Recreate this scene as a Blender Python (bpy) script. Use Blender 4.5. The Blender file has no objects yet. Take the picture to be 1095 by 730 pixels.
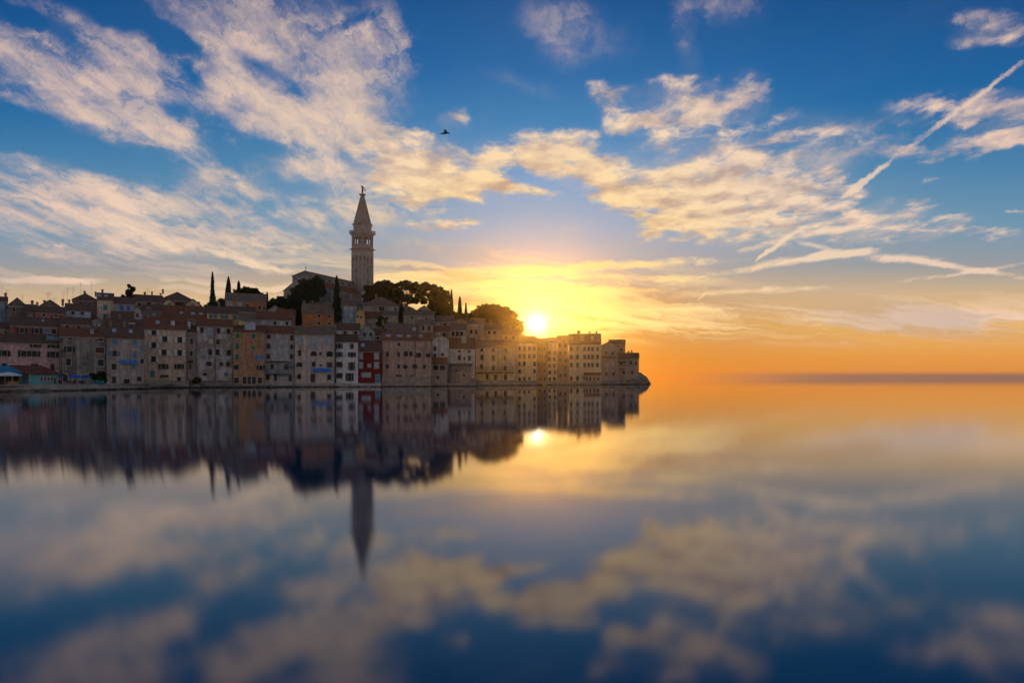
import bpy, bmesh, math, random
from mathutils import Vector, Matrix, noise as mnoise

# ------------------------------------------------------------------ camera
SC = bpy.context.scene
COL = SC.collection
F = 730.0            # focal length of a 24 mm lens on a picture 1095 units wide
CX, HY = 547.5, 405.0
EYE = 2.2            # eye height above the water
HAZE = 0.000058

cam_data = bpy.data.cameras.new('camera')
cam_data.lens = 24.0
cam_data.sensor_width = 36.0
cam_data.shift_y = 40.0 / 1095.0
cam_data.clip_start = 0.1
cam_data.clip_end = 120000.0
cam = bpy.data.objects.new('camera', cam_data)
cam.location = (0, 0, EYE)
cam.rotation_euler = (math.radians(90), 0, 0)
COL.objects.link(cam)
SC.camera = cam

SC.view_settings.view_transform = 'Standard'
SC.view_settings.look = 'None'
SC.view_settings.exposure = 0.0
SC.view_settings.gamma = 1.0
SC.view_settings.use_curve_mapping = False
SC.cycles.use_denoising = True
SC.cycles.use_adaptive_sampling = True
SC.cycles.adaptive_threshold = 0.02
SC.cycles.max_bounces = 6
SC.cycles.diffuse_bounces = 2
SC.cycles.glossy_bounces = 3
SC.cycles.volume_bounces = 0
SC.cycles.transparent_max_bounces = 12
SC.cycles.caustics_reflective = False
SC.cycles.caustics_refractive = False

# ------------------------------------------------------------------ sun direction
SUN_U, SUN_W = (574 - CX) / F, (HY - 346) / F
SUN_DIR = Vector((SUN_U, 1.0, SUN_W)).normalized()
SUN_EL = math.asin(SUN_DIR.z)
SUN_AZ = math.atan2(SUN_DIR.x, SUN_DIR.y)

sun_data = bpy.data.lights.new('sun', 'SUN')
sun_data.energy = 2.6
sun_data.angle = math.radians(0.5)
sun_data.color = (1.0, 0.42, 0.045)
sun = bpy.data.objects.new('sun', sun_data)
sun.rotation_euler = SUN_DIR.to_track_quat('Z', 'Y').to_euler()
sun.location = (20, 300, 200)
COL.objects.link(sun)
sun.visible_glossy = False      # the water mirrors the sun's disc in the sky, which is already there once

# ------------------------------------------------------------------ node helper
class NT:
    def __init__(self, tree):
        self.t = tree
        self.n = tree.nodes
        self.l = tree.links
    def put(self, sock, v):
        if hasattr(v, 'node'):
            self.l.new(v, sock)
        elif v is not None:
            if isinstance(v, (tuple, list)) and len(v) == 3 and sock.type == 'RGBA':
                v = (*v, 1.0)
            sock.default_value = v
    def node(self, kind, **props):
        nd = self.n.new(kind)
        for k, v in props.items():
            setattr(nd, k, v)
        return nd
    def m(self, op, a, b=None, c=None, clamp=False):
        nd = self.node('ShaderNodeMath', operation=op, use_clamp=clamp)
        self.put(nd.inputs[0], a)
        self.put(nd.inputs[1], b)
        self.put(nd.inputs[2], c)
        return nd.outputs[0]
    def v(self, op, a, b=None):
        nd = self.node('ShaderNodeVectorMath', operation=op)
        self.put(nd.inputs[0], a)
        if b is not None:
            self.put(nd.inputs[3 if op == 'SCALE' else 1], b)
        return nd.outputs['Value'] if op in ('DOT_PRODUCT', 'LENGTH', 'DISTANCE') else nd.outputs['Vector']
    def xyz(self, x, y, z=0.0):
        nd = self.node('ShaderNodeCombineXYZ')
        self.put(nd.inputs[0], x); self.put(nd.inputs[1], y); self.put(nd.inputs[2], z)
        return nd.outputs[0]
    def sep(self, v):
        nd = self.node('ShaderNodeSeparateXYZ')
        self.put(nd.inputs[0], v)
        return nd.outputs
    def ss(self, v, lo, hi, a=0.0, b=1.0):
        nd = self.node('ShaderNodeMapRange', interpolation_type='SMOOTHSTEP')
        self.put(nd.inputs[0], v)
        for i, q in enumerate((lo, hi, a, b)):
            self.put(nd.inputs[i + 1], q)
        return nd.outputs[0]
    def lin(self, v, lo, hi, a=0.0, b=1.0):
        nd = self.node('ShaderNodeMapRange', clamp=True)
        self.put(nd.inputs[0], v)
        for i, q in enumerate((lo, hi, a, b)):
            self.put(nd.inputs[i + 1], q)
        return nd.outputs[0]
    def mix(self, f, a, b, mode='MIX'):
        nd = self.node('ShaderNodeMix', data_type='RGBA', blend_type=mode)
        self.put(nd.inputs[0], f); self.put(nd.inputs[6], a); self.put(nd.inputs[7], b)
        return nd.outputs[2]
    def noise(self, vec, scale, detail=4.0, rough=0.55, dist=0.0, color=False):
        nd = self.node('ShaderNodeTexNoise')
        self.put(nd.inputs['Vector'], vec)
        nd.inputs['Scale'].default_value = scale
        nd.inputs['Detail'].default_value = detail
        nd.inputs['Roughness'].default_value = rough
        nd.inputs['Distortion'].default_value = dist
        return nd.outputs['Color' if color else 0]
    def ramp(self, f, stops, interp='EASE'):
        nd = self.node('ShaderNodeValToRGB')
        cr = nd.color_ramp
        cr.interpolation = interp
        while len(cr.elements) < len(stops):
            cr.elements.new(0.5)
        for e, (p, c) in zip(cr.elements, stops):
            e.position = p
            e.color = (*c, 1.0)
        self.put(nd.inputs[0], f)
        return nd.outputs[0]

def lin1(c):
    c = c / 255.0
    return c / 12.92 if c <= 0.04045 else ((c + 0.055) / 1.055) ** 2.4
def rgb(r, g, b):
    return (lin1(r), lin1(g), lin1(b))

# ------------------------------------------------------------------ sky
world = bpy.data.worlds.new('World')
SC.world = world
world.use_nodes = True
world.node_tree.nodes.clear()
W = NT(world.node_tree)

tc = W.node('ShaderNodeTexCoord')
D = tc.outputs['Generated']                      # world direction
dx, dy, dz = W.sep(D)
ay = W.m('MAXIMUM', W.m('ABSOLUTE', dy), 0.02)
U = W.m('DIVIDE', dx, ay)
V = W.m('DIVIDE', dz, ay)
UV = W.xyz(U, V, 0.0)
H = W.m('MULTIPLY', V, F)                         # 0 at the horizon, 405 at 29 degrees up

cos_s = W.v('DOT_PRODUCT', D, tuple(SUN_DIR))
theta = W.m('MULTIPLY', W.m('ARCCOSINE', W.m('MINIMUM', cos_s, 1.0)), 180 / math.pi)
# flattened distance from the sun, in degrees, wider along the horizon
du = W.m('MULTIPLY', W.m('SUBTRACT', U, SUN_U), 57.3)
dv = W.m('MULTIPLY', W.m('SUBTRACT', V, SUN_W), 57.3)
def ell(kx, ky):
    return W.m('SQRT', W.m('ADD', W.m('POWER', W.m('DIVIDE', du, kx), 2.0), W.m('POWER', W.m('DIVIDE', dv, ky), 2.0)))
def expo(d, s):
    return W.m('EXPONENT', W.m('DIVIDE', d, -s))

# clear air: two colour ramps over height, far from and near the sun's azimuth
def hr(stops):
    return [(min(1.0, h / 500.0), rgb(*c)) for h, c in stops]
hn = W.m('DIVIDE', H, 500.0, clamp=True)
far = W.ramp(hn, hr([(0, (214, 134, 64)), (22, (228, 150, 66)), (58, (230, 178, 102)), (90, (208, 176, 134)),
                     (120, (148, 152, 156)), (165, (104, 146, 174)), (235, (60, 124, 168)), (300, (8, 99, 158)),
                     (405, (0, 76, 136)), (500, (0, 58, 112))]), 'LINEAR')
near = W.ramp(hn, hr([(0, (206, 98, 14)), (20, (184, 96, 20)), (50, (152, 98, 50)), (85, (158, 130, 108)),
                      (120, (160, 158, 166)), (160, (138, 162, 190)), (210, (106, 154, 198)), (270, (36, 124, 180)),
                      (330, (2, 99, 162)), (405, (0, 80, 142)), (500, (0, 62, 116))]), 'LINEAR')
side = W.m('EXPONENT', W.m('MULTIPLY', W.m('POWER', W.m('DIVIDE', W.m('SUBTRACT', U, SUN_U + 0.03), 0.30), 2.0), -1.0))
air = W.mix(side, far, near)
# thin fog bank lying on the sea horizon to the right
bank = W.m('MULTIPLY', W.ss(H, 9.0, 3.0), W.ss(U, 0.20, 0.50))
air = W.mix(W.m('MULTIPLY', bank, 0.85), air, rgb(128, 98, 92))

# physical sky underneath, for the light that is not in the ramps
nish = W.node('ShaderNodeTexSky', sky_type='NISHITA', sun_disc=False)
nish.sun_elevation = SUN_EL
nish.sun_rotation = SUN_AZ
nish_c = W.v('SCALE', nish.outputs[0], 0.004)

# ---------------- clouds
warp = W.noise(UV, 9.0, 4.0, 0.6, color=True)
warp = W.v('SUBTRACT', warp, (0.5, 0.5, 0.5))
warp2 = W.v('SUBTRACT', W.noise(UV, 26.0, 4.0, 0.65, color=True), (0.5, 0.5, 0.5))
UVw = W.v('ADD', UV, W.v('MULTIPLY', warp, (0.075, 0.05, 0.0)))
UVs = W.v('ADD', UV, W.v('MULTIPLY', warp, (0.03, 0.012, 0.0)))

def blobs(vec, items):
    """items: (px, py, rx, ry, tilt, weight): soft ellipses, given as directions of the sky."""
    acc = None
    for px, py, rx, ry, tilt, wt in items:
        mp = W.node('ShaderNodeMapping', vector_type='TEXTURE')
        W.put(mp.inputs[0], vec)
        mp.inputs[1].default_value = ((px - CX) / F, (HY - py) / F, 0)
        mp.inputs[2].default_value = (0, 0, math.radians(tilt))
        mp.inputs[3].default_value = (rx / F, ry / F, 1)
        g = W.node('ShaderNodeTexGradient', gradient_type='SPHERICAL')
        W.put(g.inputs[0], mp.outputs[0])
        t = W.m('MULTIPLY', g.outputs['Fac'], wt) if acc is None else W.m('MULTIPLY_ADD', g.outputs['Fac'], wt, acc)
        acc = t
    return acc

# perspective of a flat cloud deck: streets of cloud run together towards the sun
pv = W.m('ADD', W.m('MAXIMUM', V, 0.0), 0.10)
deckX = W.m('DIVIDE', W.m('SUBTRACT', U, SUN_U), pv)
deckY = W.m('DIVIDE', 1.0, pv)
deck_streak = W.xyz(W.m('MULTIPLY', deckX, 1.0), W.m('MULTIPLY', deckY, 0.30), 3.3)
deck = W.xyz(deckX, W.m('MULTIPLY', deckY, 0.9), 7.7)

STREAKS = [
    (85, 85, 190, 62, -22, 1.0), (130, 105, 110, 40, -24, .6), (45, 112, 80, 14, -10, 0.8), (112, 132, 70, 22, -14, 0.8), (195, 150, 60, 26, -40, .8),
    (170, 90, 110, 40, -30, .7), (60, 15, 120, 18, -24, .6), (165, 50, 60, 22, -20, .6), (20, 55, 70, 40, -30, .6),
    (245, 60, 150, 46, -42, .85), (325, 40, 130, 60, -18, .9), (285, 125, 90, 52, -22, 1.0), (385, 95, 78, 70, 20, 1.0), (250, 110, 80, 40, -30, .5),
    (405, 40, 55, 56, 0, .95), (265, 10, 70, 26, -20, .8), (350, 130, 80, 50, 20, .9), (215, 190, 90, 22, -14, .6), (150, 175, 90, 16, -10, .4),
    (90, 205, 230, 46, -12, 0.9), (50, 240, 190, 34, -7, 0.85), (190, 240, 220, 36, -12, .8), (285, 205, 150, 34, -8, .7), (120, 225, 240, 40, -9, .5),
    (350, 232, 80, 26, -6, .6), (60, 270, 190, 20, -6, .65), (265, 276, 90, 8, -14, 1.1), (300, 288, 60, 5, -14, .8),
    (150, 258, 150, 14, -10, .6), (360, 185, 90, 36, -14, .75), (330, 262, 80, 18, -4, .5), (445, 262, 80, 14, -8, .4),
    (600, 35, 70, 44, -60, .52), (640, 28, 60, 36, -35, .50), (735, 40, 20, 80, 4, .50), (775, 8, 70, 26, -10, .50), (420, 225, 80, 20, -6, .45),
    (131, 13, 40, 22, 0, -.9), (188, 42, 46, 15, -25, -.9), (268, 68, 50, 13, -25, -.7), (195, 112, 46, 17, -8, -.9), (254, 118, 30, 20, 0, -.8), (318, 103, 26, 20, -20, -.9),
    (40, 152, 110, 16, -6, -.9), (140, 178, 110, 18, -6, -.7), (320, 198, 60, 12, -6, -.7), (20, 20, 40, 14, -20, -.6), (380, 20, 30, 10, 30, -.5), (210, 80, 30, 10, -40, -.5), (300, 165, 50, 10, -10, -.6),
    (870, 160, 110, 44, 8, .45), (940, 235, 130, 26, 10, .5), (560, 95, 60, 12, -20, .25), (1000, 130, 110, 40, 10, .45),
]
PUFFS = [
    (430, 172, 90, 54, -10, 1.05), (500, 182, 90, 44, -8, 1.0), (565, 162, 66, 28, -6, 1.0), (625, 172, 84, 42, -18, 1.05),
    (690, 205, 80, 40, -14, .95), (485, 125, 22, 16, 0, .9), (460, 200, 100, 36, -4, .75), (545, 203, 60, 10, -3, .9),
    (655, 100, 38, 21, 0, 1.05), (688, 128, 60, 22, -8, 1.05), (742, 103, 66, 30, -8, 1.1), (802, 100, 36, 34, 0, 1.05),
    (750, 180, 86, 84, 0, .8), (810, 215, 130, 66, -4, .95), (750, 225, 80, 46, 0, .8), (855, 155, 110, 44, 4, .62), (690, 245, 24, 15, 30, .7), (870, 215, 90, 40, 6, .5),
    (1062, 30, 56, 26, -6, .95), (1035, 45, 30, 12, 0, .8), (1000, 112, 70, 20, 6, .75), (1065, 122, 64, 26, 6, .95),
    (1035, 155, 90, 15, 5, .85), (1085, 150, 44, 13, 10, .9), (970, 168, 40, 12, 0, .6), (985, 238, 80, 22, 8, .65), (1050, 244, 60, 16, -6, .6), (940, 228, 90, 18, 16, .6),
    (995, 190, 18, 5, 14, .7), (1090, 223, 22, 5, 8, .8),
    (470, 240, 56, 10, -3, .6), (600, 248, 50, 10, 0, .3), (400, 150, 60, 30, -10, .6),
]
LINES = [
    (850, 279, 130, 7, 9, .80), (900, 270, 66, 7, 8, .65), (872, 262, 24, 5, -8, .8), (960, 276, 80, 8, -5, .75), (1040, 288, 84, 5, -9, .85), (1040, 290, 110, 4, 9, .7),
    (765, 240, 64, 7, -8, 1.1), (900, 243, 140, 6, 13, .7), (560, 288, 150, 9, 3, 1.1), (640, 312, 120, 6, 1, 1.0), (500, 306, 90, 6, 5, 1.0), (700, 345, 90, 5, -4, .9), (640, 356, 60, 4, 2, .8), (470, 297, 140, 7, -2, .8), (660, 296, 150, 6, -2, .8),
    (620, 330, 70, 6, -10, 1.1), (650, 338, 76, 5, -12, .9), (570, 322, 44, 8, 4, .9), (720, 330, 90, 4, 0, .7), (420, 300, 80, 10, 3, .9),
    (800, 312, 130, 6, 3, .7), (470, 318, 90, 5, 0, .6), (560, 305, 120, 5, 0, .7), (700, 282, 120, 7, 3, .7), (50, 300, 84, 6, 1, 1.3), (265, 279, 80, 6, -14, .9),
]
CONTRAIL = [(1028, 116, 120, 4.6, 36.8, .62), (1070, 84, 50, 5, 37, .4), (928, 191, 38, 5.4, 38, 1.1), (915, 201, 22, 6, 38, .6), (840, 256, 40, 4.5, 36, 1.0), (816, 273, 18, 2.6, 38, .9), (750, 318, 9, 2.4, 44, 1.1)]
m1 = blobs(UVw, STREAKS)
m2 = blobs(UVw, PUFFS)
m4 = blobs(UVs, LINES)
finew = W.v('SUBTRACT', W.noise(UV, 70.0, 3.0, 0.6, color=True), (0.5, 0.5, 0.5))
m5 = blobs(W.v('ADD', UV, W.v('MULTIPLY', finew, (0.010, 0.010, 0.0))), CONTRAIL)

dwarp = W.v('MULTIPLY', warp2, (0.10, 0.22, 0.0))
n_st = W.noise(W.v('ADD', deck_streak, W.v('SCALE', dwarp, 0.5)), 5.0, 7.0, 0.60, 0.3)
n_st2 = W.noise(W.v('ADD', W.v('MULTIPLY', deck, (1.0, 0.75, 1.0)), dwarp), 8.0, 8.0, 0.63, 0.2)
n_pf = W.noise(W.v('ADD', deck, W.v('SCALE', dwarp, 0.35)), 7.5, 9.0, 0.60, 0.2)
n_pf_s = W.noise(W.v('ADD', deck, (0.03, 0.09, 0.0)), 7.0, 3.0, 0.55, 0.2)
n_pf_0 = W.noise(deck, 7.0, 3.0, 0.55, 0.2)
n_big = W.noise(W.v('ADD', deck, (1.3, 0.4, 0.0)), 2.6, 3.0, 0.55)

n_c1 = W.m('MULTIPLY_ADD', n_st2, 0.66, W.m('MULTIPLY', n_st, 0.34))
a1 = W.m('MULTIPLY_ADD', W.m('SUBTRACT', n_c1, 0.5), 5.2, W.m('MULTIPLY', W.m('MINIMUM', m1, 1.15), 0.90))
a1 = W.m('MULTIPLY_ADD', W.m('SUBTRACT', n_big, 0.5), 1.5, a1)
c1 = W.ss(a1, -0.04, 1.60)
c1 = W.m('MULTIPLY', c1, W.ss(m1, -0.05, 0.75))
a2 = W.m('MULTIPLY_ADD', W.m('SUBTRACT', n_pf, 0.5), 3.8, W.m('MULTIPLY', W.m('MINIMUM', m2, 1.3), 1.05))
c2 = W.ss(a2, 0.14, 1.22)
c2 = W.m('MULTIPLY', c2, W.ss(m2, 0.0, 0.34))
# thin veil of high cloud between the clumps
veil = W.m('MULTIPLY', W.ss(W.m('MULTIPLY_ADD', n_big, 0.6, W.m('MULTIPLY', n_st, 0.5)), 0.42, 0.78), W.ss(W.m('ADD', m1, m2), 0.0, 0.6, 0.03, 0.50))
# low bands of stratus near the horizon
band_v = W.xyz(W.m('MULTIPLY', U, 3.0), W.m('MULTIPLY_ADD', U, 3.5, W.m('MULTIPLY', V, 36.0)), 1.7)
band_v = W.v('ADD', band_v, W.v('MULTIPLY', warp, (0.9, 1.3, 0.0)))
n_b = W.noise(band_v, 1.0, 6.0, 0.62, 0.35)
bm = W.m('MULTIPLY', W.ss(H, 30.0, 62.0), W.ss(W.m('MULTIPLY_ADD', W.ss(U, 0.10, 0.45), 46.0, H), 150.0, 108.0))
bm = W.m('MULTIPLY', bm, W.ss(U, -0.62, -0.15, 0.45, 1.0))
c3 = W.m('MULTIPLY', W.ss(n_b, 0.44, 0.60), bm)
c4 = W.m('MULTIPLY', W.ss(W.m('ADD', m4, W.m('MULTIPLY', W.m('SUBTRACT', n_st2, 0.5), 1.7)), 0.06, 0.85), W.ss(m4, 0.0, 0.25))

# colour of the light on the clouds: yellow-white close to the sun, cream, then pinkish cream far away
lit = W.ramp(W.m('DIVIDE', ell(1.35, 1.0), 40.0, clamp=True),
             [(0.0, rgb(240, 205, 125)), (0.12, rgb(244, 208, 132)), (0.22, rgb(250, 216, 148)), (0.34, rgb(248, 216, 168)), (0.45, rgb(245, 214, 182)),
              (0.7, rgb(242, 208, 182)), (1.0, rgb(234, 200, 180))], 'LINEAR')
dim = W.ramp(W.m('DIVIDE', ell(1.35, 1.0), 40.0, clamp=True),
             [(0.0, rgb(140, 88, 40)), (0.14, rgb(156, 112, 70)), (0.35, rgb(198, 168, 146)), (0.6, rgb(160, 150, 160)),
              (1.0, rgb(146, 142, 158))], 'LINEAR')
rel = W.m('MULTIPLY_ADD', W.m('SUBTRACT', n_pf_0, n_pf_s), 2.6, 0.60)
rel = W.m('ADD', rel, W.m('MULTIPLY', W.m('SUBTRACT', n_pf, 0.5), 1.0), clamp=True)
col_puff = W.mix(rel, dim, lit)
rel1 = W.m('MULTIPLY_ADD', W.m('SUBTRACT', n_st, 0.5), 1.8, 0.70, clamp=True)
col_st = W.mix(rel1, dim, lit)

sky = W.mix(W.m('MULTIPLY', veil, W.ss(H, 420.0, 150.0, 0.5, 0.65)), air, W.mix(0.5, dim, lit))
sky = W.mix(W.m('MULTIPLY', c1, 0.92), sky, col_st)
sky = W.mix(W.m('MULTIPLY', c3, 0.88), sky, lit)
sky = W.mix(W.m('MULTIPLY', c2, 0.95), sky, col_puff)
sky = W.mix(W.m('MULTIPLY', c4, 0.85), sky, lit)
c5 = W.m('MULTIPLY', W.ss(W.m('MULTIPLY_ADD', W.m('SUBTRACT', n_st2, 0.5), 1.5, m5), 0.08, 0.80), W.ss(m5, 0.0, 0.22))
sky = W.mix(W.m('MULTIPLY', c5, 0.75), sky, lit)
# mauve undersides over the glowing band
n_m = W.noise(W.v('ADD', band_v, (4.0, 9.0, 2.0)), 0.8, 4.0, 0.55)
mv = W.m('MULTIPLY', W.m('MULTIPLY', W.ss(n_m, 0.46, 0.60), bm), 0.80)
sky = W.mix(mv, sky, W.mix(0.45, dim, sky))

# ---------------- sunlight in the air around the sun
glow = W.v('SCALE', (1.0, 0.70, 0.25), W.m('MULTIPLY', expo(theta, 0.9), 0.9))
disc = W.v('SCALE', (1.0, 0.92, 0.68), W.m('MULTIPLY', expo(theta, 0.32), 6.5))
sky = W.v('ADD', W.v('ADD', sky, glow), disc)

# ---------------- the eastern half of the sky, behind the camera, already in dusk
back = W.ramp(W.m('MULTIPLY_ADD', dz, 0.5, 0.5), [(0.0, (0.03, 0.04, 0.06)), (0.49, (0.22, 0.18, 0.18)), (0.52, (0.84, 0.66, 0.58)),
                                                 (0.62, (0.60, 0.52, 0.52)), (0.8, (0.10, 0.15, 0.25)), (1.0, (0.02, 0.07, 0.17))], 'LINEAR')
front_f = W.ss(dy, 0.02, 0.42)
front_f = W.m('MULTIPLY', front_f, W.ss(dz, 0.92, 0.70))
sky = W.mix(front_f, back, sky)
sky = W.v('ADD', sky, nish_c)
bg = W.node('ShaderNodeBackground')
W.put(bg.inputs[0], sky)
bg.inputs[1].default_value = 1.0
out = W.node('ShaderNodeOutputWorld')
W.l.new(bg.outputs[0], out.inputs[0])

# ------------------------------------------------------------------ building tools
RND = random.Random(7)

def at(px, py, d):
    """A point d metres out over the harbour that lies in a given direction from the viewpoint."""
    return Vector(((px - CX) / F * d, d, EYE + (HY - py) / F * d))

def front_frame(px0, px1, py, d):
    """Middle of a piece of house front, the turn that makes it face the harbour, and its half width."""
    c = at((px0 + px1) / 2, py, d)
    az = math.atan2(c.x, c.y)
    return c, -az, (px1 - px0) / 2 / F * d * math.cos(az)

def link(name, mesh, parent=None, loc=(0, 0, 0), rz=0.0):
    o = bpy.data.objects.new(name, mesh)
    COL.objects.link(o)
    o.location = loc
    o.rotation_euler = (0, 0, rz)
    if parent:
        o.parent = parent
    return o

def tag(o, label=None, cat=None, group=None, kind=None):
    if label: o['label'] = label
    if cat: o['category'] = cat
    if group: o['group'] = group
    if kind: o['kind'] = kind
    return o

class MB:
    """Collects shapes into one mesh."""
    def __init__(self):
        self.v, self.f, self.mi = [], [], []
        self.M = Matrix.Identity(4)
        self.cur = 0
    def add(self, vs, fs):
        b = len(self.v)
        self.v += [tuple(self.M @ Vector(p)) for p in vs]
        self.f += [tuple(b + i for i in q) for q in fs]
        self.mi += [self.cur] * len(fs)
    def box(self, x0, x1, y0, y1, z0, z1):
        self.add([(x0, y0, z0), (x1, y0, z0), (x1, y1, z0), (x0, y1, z0), (x0, y0, z1), (x1, y0, z1), (x1, y1, z1), (x0, y1, z1)],
                 [(0, 3, 2, 1), (4, 5, 6, 7), (0, 1, 5, 4), (1, 2, 6, 5), (2, 3, 7, 6), (3, 0, 4, 7)])
    def prism(self, poly, y0, y1):
        """poly: (x, z) outline, counter-clockwise seen from -y; extruded along y."""
        n = len(poly)
        vs = [(x, y0, z) for x, z in poly] + [(x, y1, z) for x, z in poly]
        fs = [tuple(range(n)), tuple(range(2 * n - 1, n - 1, -1))]
        fs += [(i, i + n, (i + 1) % n + n, (i + 1) % n) for i in range(n)]
        self.add(vs, fs)
    def slab(self, a, b, c, d, t):
        """A thick sheet over the four corners a b c d (top side), t thick."""
        a, b, c, d = map(Vector, (a, b, c, d))
        dn = Vector((0, 0, -t))
        self.add([a, b, c, d, a + dn, b + dn, c + dn, d + dn],
                 [(0, 1, 2, 3), (7, 6, 5, 4), (0, 4, 5, 1), (1, 5, 6, 2), (2, 6, 7, 3), (3, 7, 4, 0)])
    def tube(self, pts, r, n=6):
        pts = [Vector(p) for p in pts]
        rs = r if isinstance(r, (list, tuple)) else [r] * len(pts)
        vs, fs = [], []
        for i, p in enumerate(pts):
            d = (pts[min(i + 1, len(pts) - 1)] - pts[max(i - 1, 0)]).normalized()
            s = d.cross(Vector((0.31, 0.95, 0.02)))
            if s.length < 0.05: s = d.cross(Vector((1, 0, 0)))
            s.normalize(); t = d.cross(s)
            for k in range(n):
                an = 2 * math.pi * k / n
                vs.append(p + (s * math.cos(an) + t * math.sin(an)) * rs[i])
        for i in range(len(pts) - 1):
            for k in range(n):
                fs.append((i * n + k, i * n + (k + 1) % n, (i + 1) * n + (k + 1) % n, (i + 1) * n + k))
        fs.append(tuple(range(n - 1, -1, -1)))
        fs.append(tuple(range((len(pts) - 1) * n, len(pts) * n)))
        self.add(vs, fs)
    def lathe(self, prof, n=16, cx=0, cy=0, a0=0.0):
        vs, fs = [], []
        for r, z in prof:
            for k in range(n):
                an = a0 + 2 * math.pi * k / n
                vs.append((cx + r * math.cos(an), cy + r * math.sin(an), z))
        for i in range(len(prof) - 1):
            for k in range(n):
                fs.append((i * n + k, i * n + (k + 1) % n, (i + 1) * n + (k + 1) % n, (i + 1) * n + k))
        fs.append(tuple(range(n - 1, -1, -1)))
        fs.append(tuple(range((len(prof) - 1) * n, len(prof) * n)))
        self.add(vs, fs)
    def mesh(self, name, mats, smooth=False):
        me = bpy.data.meshes.new(name)
        me.from_pydata(self.v, [], self.f)
        mats = mats if isinstance(mats, (list, tuple)) else [mats]
        for m_ in mats:
            me.materials.append(m_)
        if len(mats) > 1:
            me.polygons.foreach_set('material_index', self.mi)
        if smooth:
            me.polygons.foreach_set('use_smooth', [True] * len(me.polygons))
        me.update()
        return me
    def build(self, name, mats, parent=None, loc=(0, 0, 0), rz=0.0, smooth=False):
        return link(name, self.mesh(name, mats, smooth), parent, loc, rz)

# ------------------------------------------------------------------ materials
def new_mat(name):
    m_ = bpy.data.materials.new(name)
    m_.use_nodes = True
    m_.node_tree.nodes.clear()
    return m_, NT(m_.node_tree)

def finish(N, color, rough=0.9, bump=None, bump_d=0.05, metal=0.0, spec=0.3):
    p = N.node('ShaderNodeBsdfPrincipled')
    N.put(p.inputs['Base Color'], color)
    N.put(p.inputs['Roughness'], rough)
    N.put(p.inputs['Metallic'], metal)
    p.inputs['Specular IOR Level'].default_value = spec
    if bump is not None:
        b = N.node('ShaderNodeBump')
        b.inputs['Strength'].default_value = 0.6
        b.inputs['Distance'].default_value = bump_d
        N.put(b.inputs['Height'], bump)
        N.l.new(b.outputs[0], p.inputs['Normal'])
    o = N.node('ShaderNodeOutputMaterial')
    N.l.new(p.outputs[0], o.inputs[0])

def obj_coords(N):
    """Object coordinates moved by a random step for each object, so that shared materials never repeat."""
    tcn = N.node('ShaderNodeTexCoord')
    oi = N.node('ShaderNodeObjectInfo')
    off = N.v('SCALE', (37.1, 11.7, 23.3), oi.outputs['Random'])
    return N.v('ADD', tcn.outputs['Object'], off), oi

_cache = {}
def plaster(c, peel=0.25, under=(0.20, 0.17, 0.14), dirt=0.5):
    key = ('pl', c, peel, under, dirt)
    if key in _cache: return _cache[key]
    m_, N = new_mat('plaster')
    co, oi = obj_coords(N)
    n1 = N.noise(co, 0.35, 5, 0.6)
    n2 = N.noise(N.v('MULTIPLY', co, (1.3, 1.3, 0.12)), 0.9, 5, 0.6)
    n3 = N.noise(co, 1.7, 6, 0.65)
    base = N.mix(N.ss(n3, 0.35, 0.65), tuple(x * 0.72 for x in c), tuple(min(1, x * 1.2) for x in c))
    base = N.mix(N.m('MULTIPLY', N.ss(n2, 0.44, 0.62), dirt), base, tuple(x * 0.42 for x in c))
    pk = N.m('ADD', N.m('MULTIPLY', n1, 0.6), N.m('MULTIPLY', n3, 0.4))
    base = N.mix(N.ss(pk, 0.66 - 0.28 * peel, 0.70 - 0.28 * peel), base, under)
    v = N.lin(oi.outputs['Random'], 0, 1, 0.9, 1.08)
    base = N.v('SCALE', base, v)
    finish(N, base, 0.95, N.m('MULTIPLY_ADD', n3, 0.5, pk), 0.06, 0.0, 0.05)
    _cache[key] = m_
    return m_

def tiles(c=(0.19, 0.085, 0.05)):
    key = ('ti', c)
    if key in _cache: return _cache[key]
    m_, N = new_mat('roof_tiles')
    co, oi = obj_coords(N)
    n1 = N.noise(co, 0.6, 4, 0.6)
    n2 = N.noise(N.v('MULTIPLY', co, (3.2, 2.0, 3.0)), 1.6, 3, 0.7)
    sx = N.sep(co)
    rows = N.m('SINE', N.m('MULTIPLY', N.m('ADD', sx[0], sx[1]), 2 * math.pi / 0.34))
    col = N.mix(N.ss(n2, 0.36, 0.64), tuple(x * 0.45 for x in c), tuple(x * 1.45 for x in c))
    col = N.mix(N.m('MULTIPLY', N.ss(n1, 0.46, 0.64), 0.7), col, (0.10, 0.088, 0.07))
    finish(N, col, 0.95, N.m('MULTIPLY_ADD', rows, 0.35, n2), 0.06, 0.0, 0.02)
    _cache[key] = m_
    return m_

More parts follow.
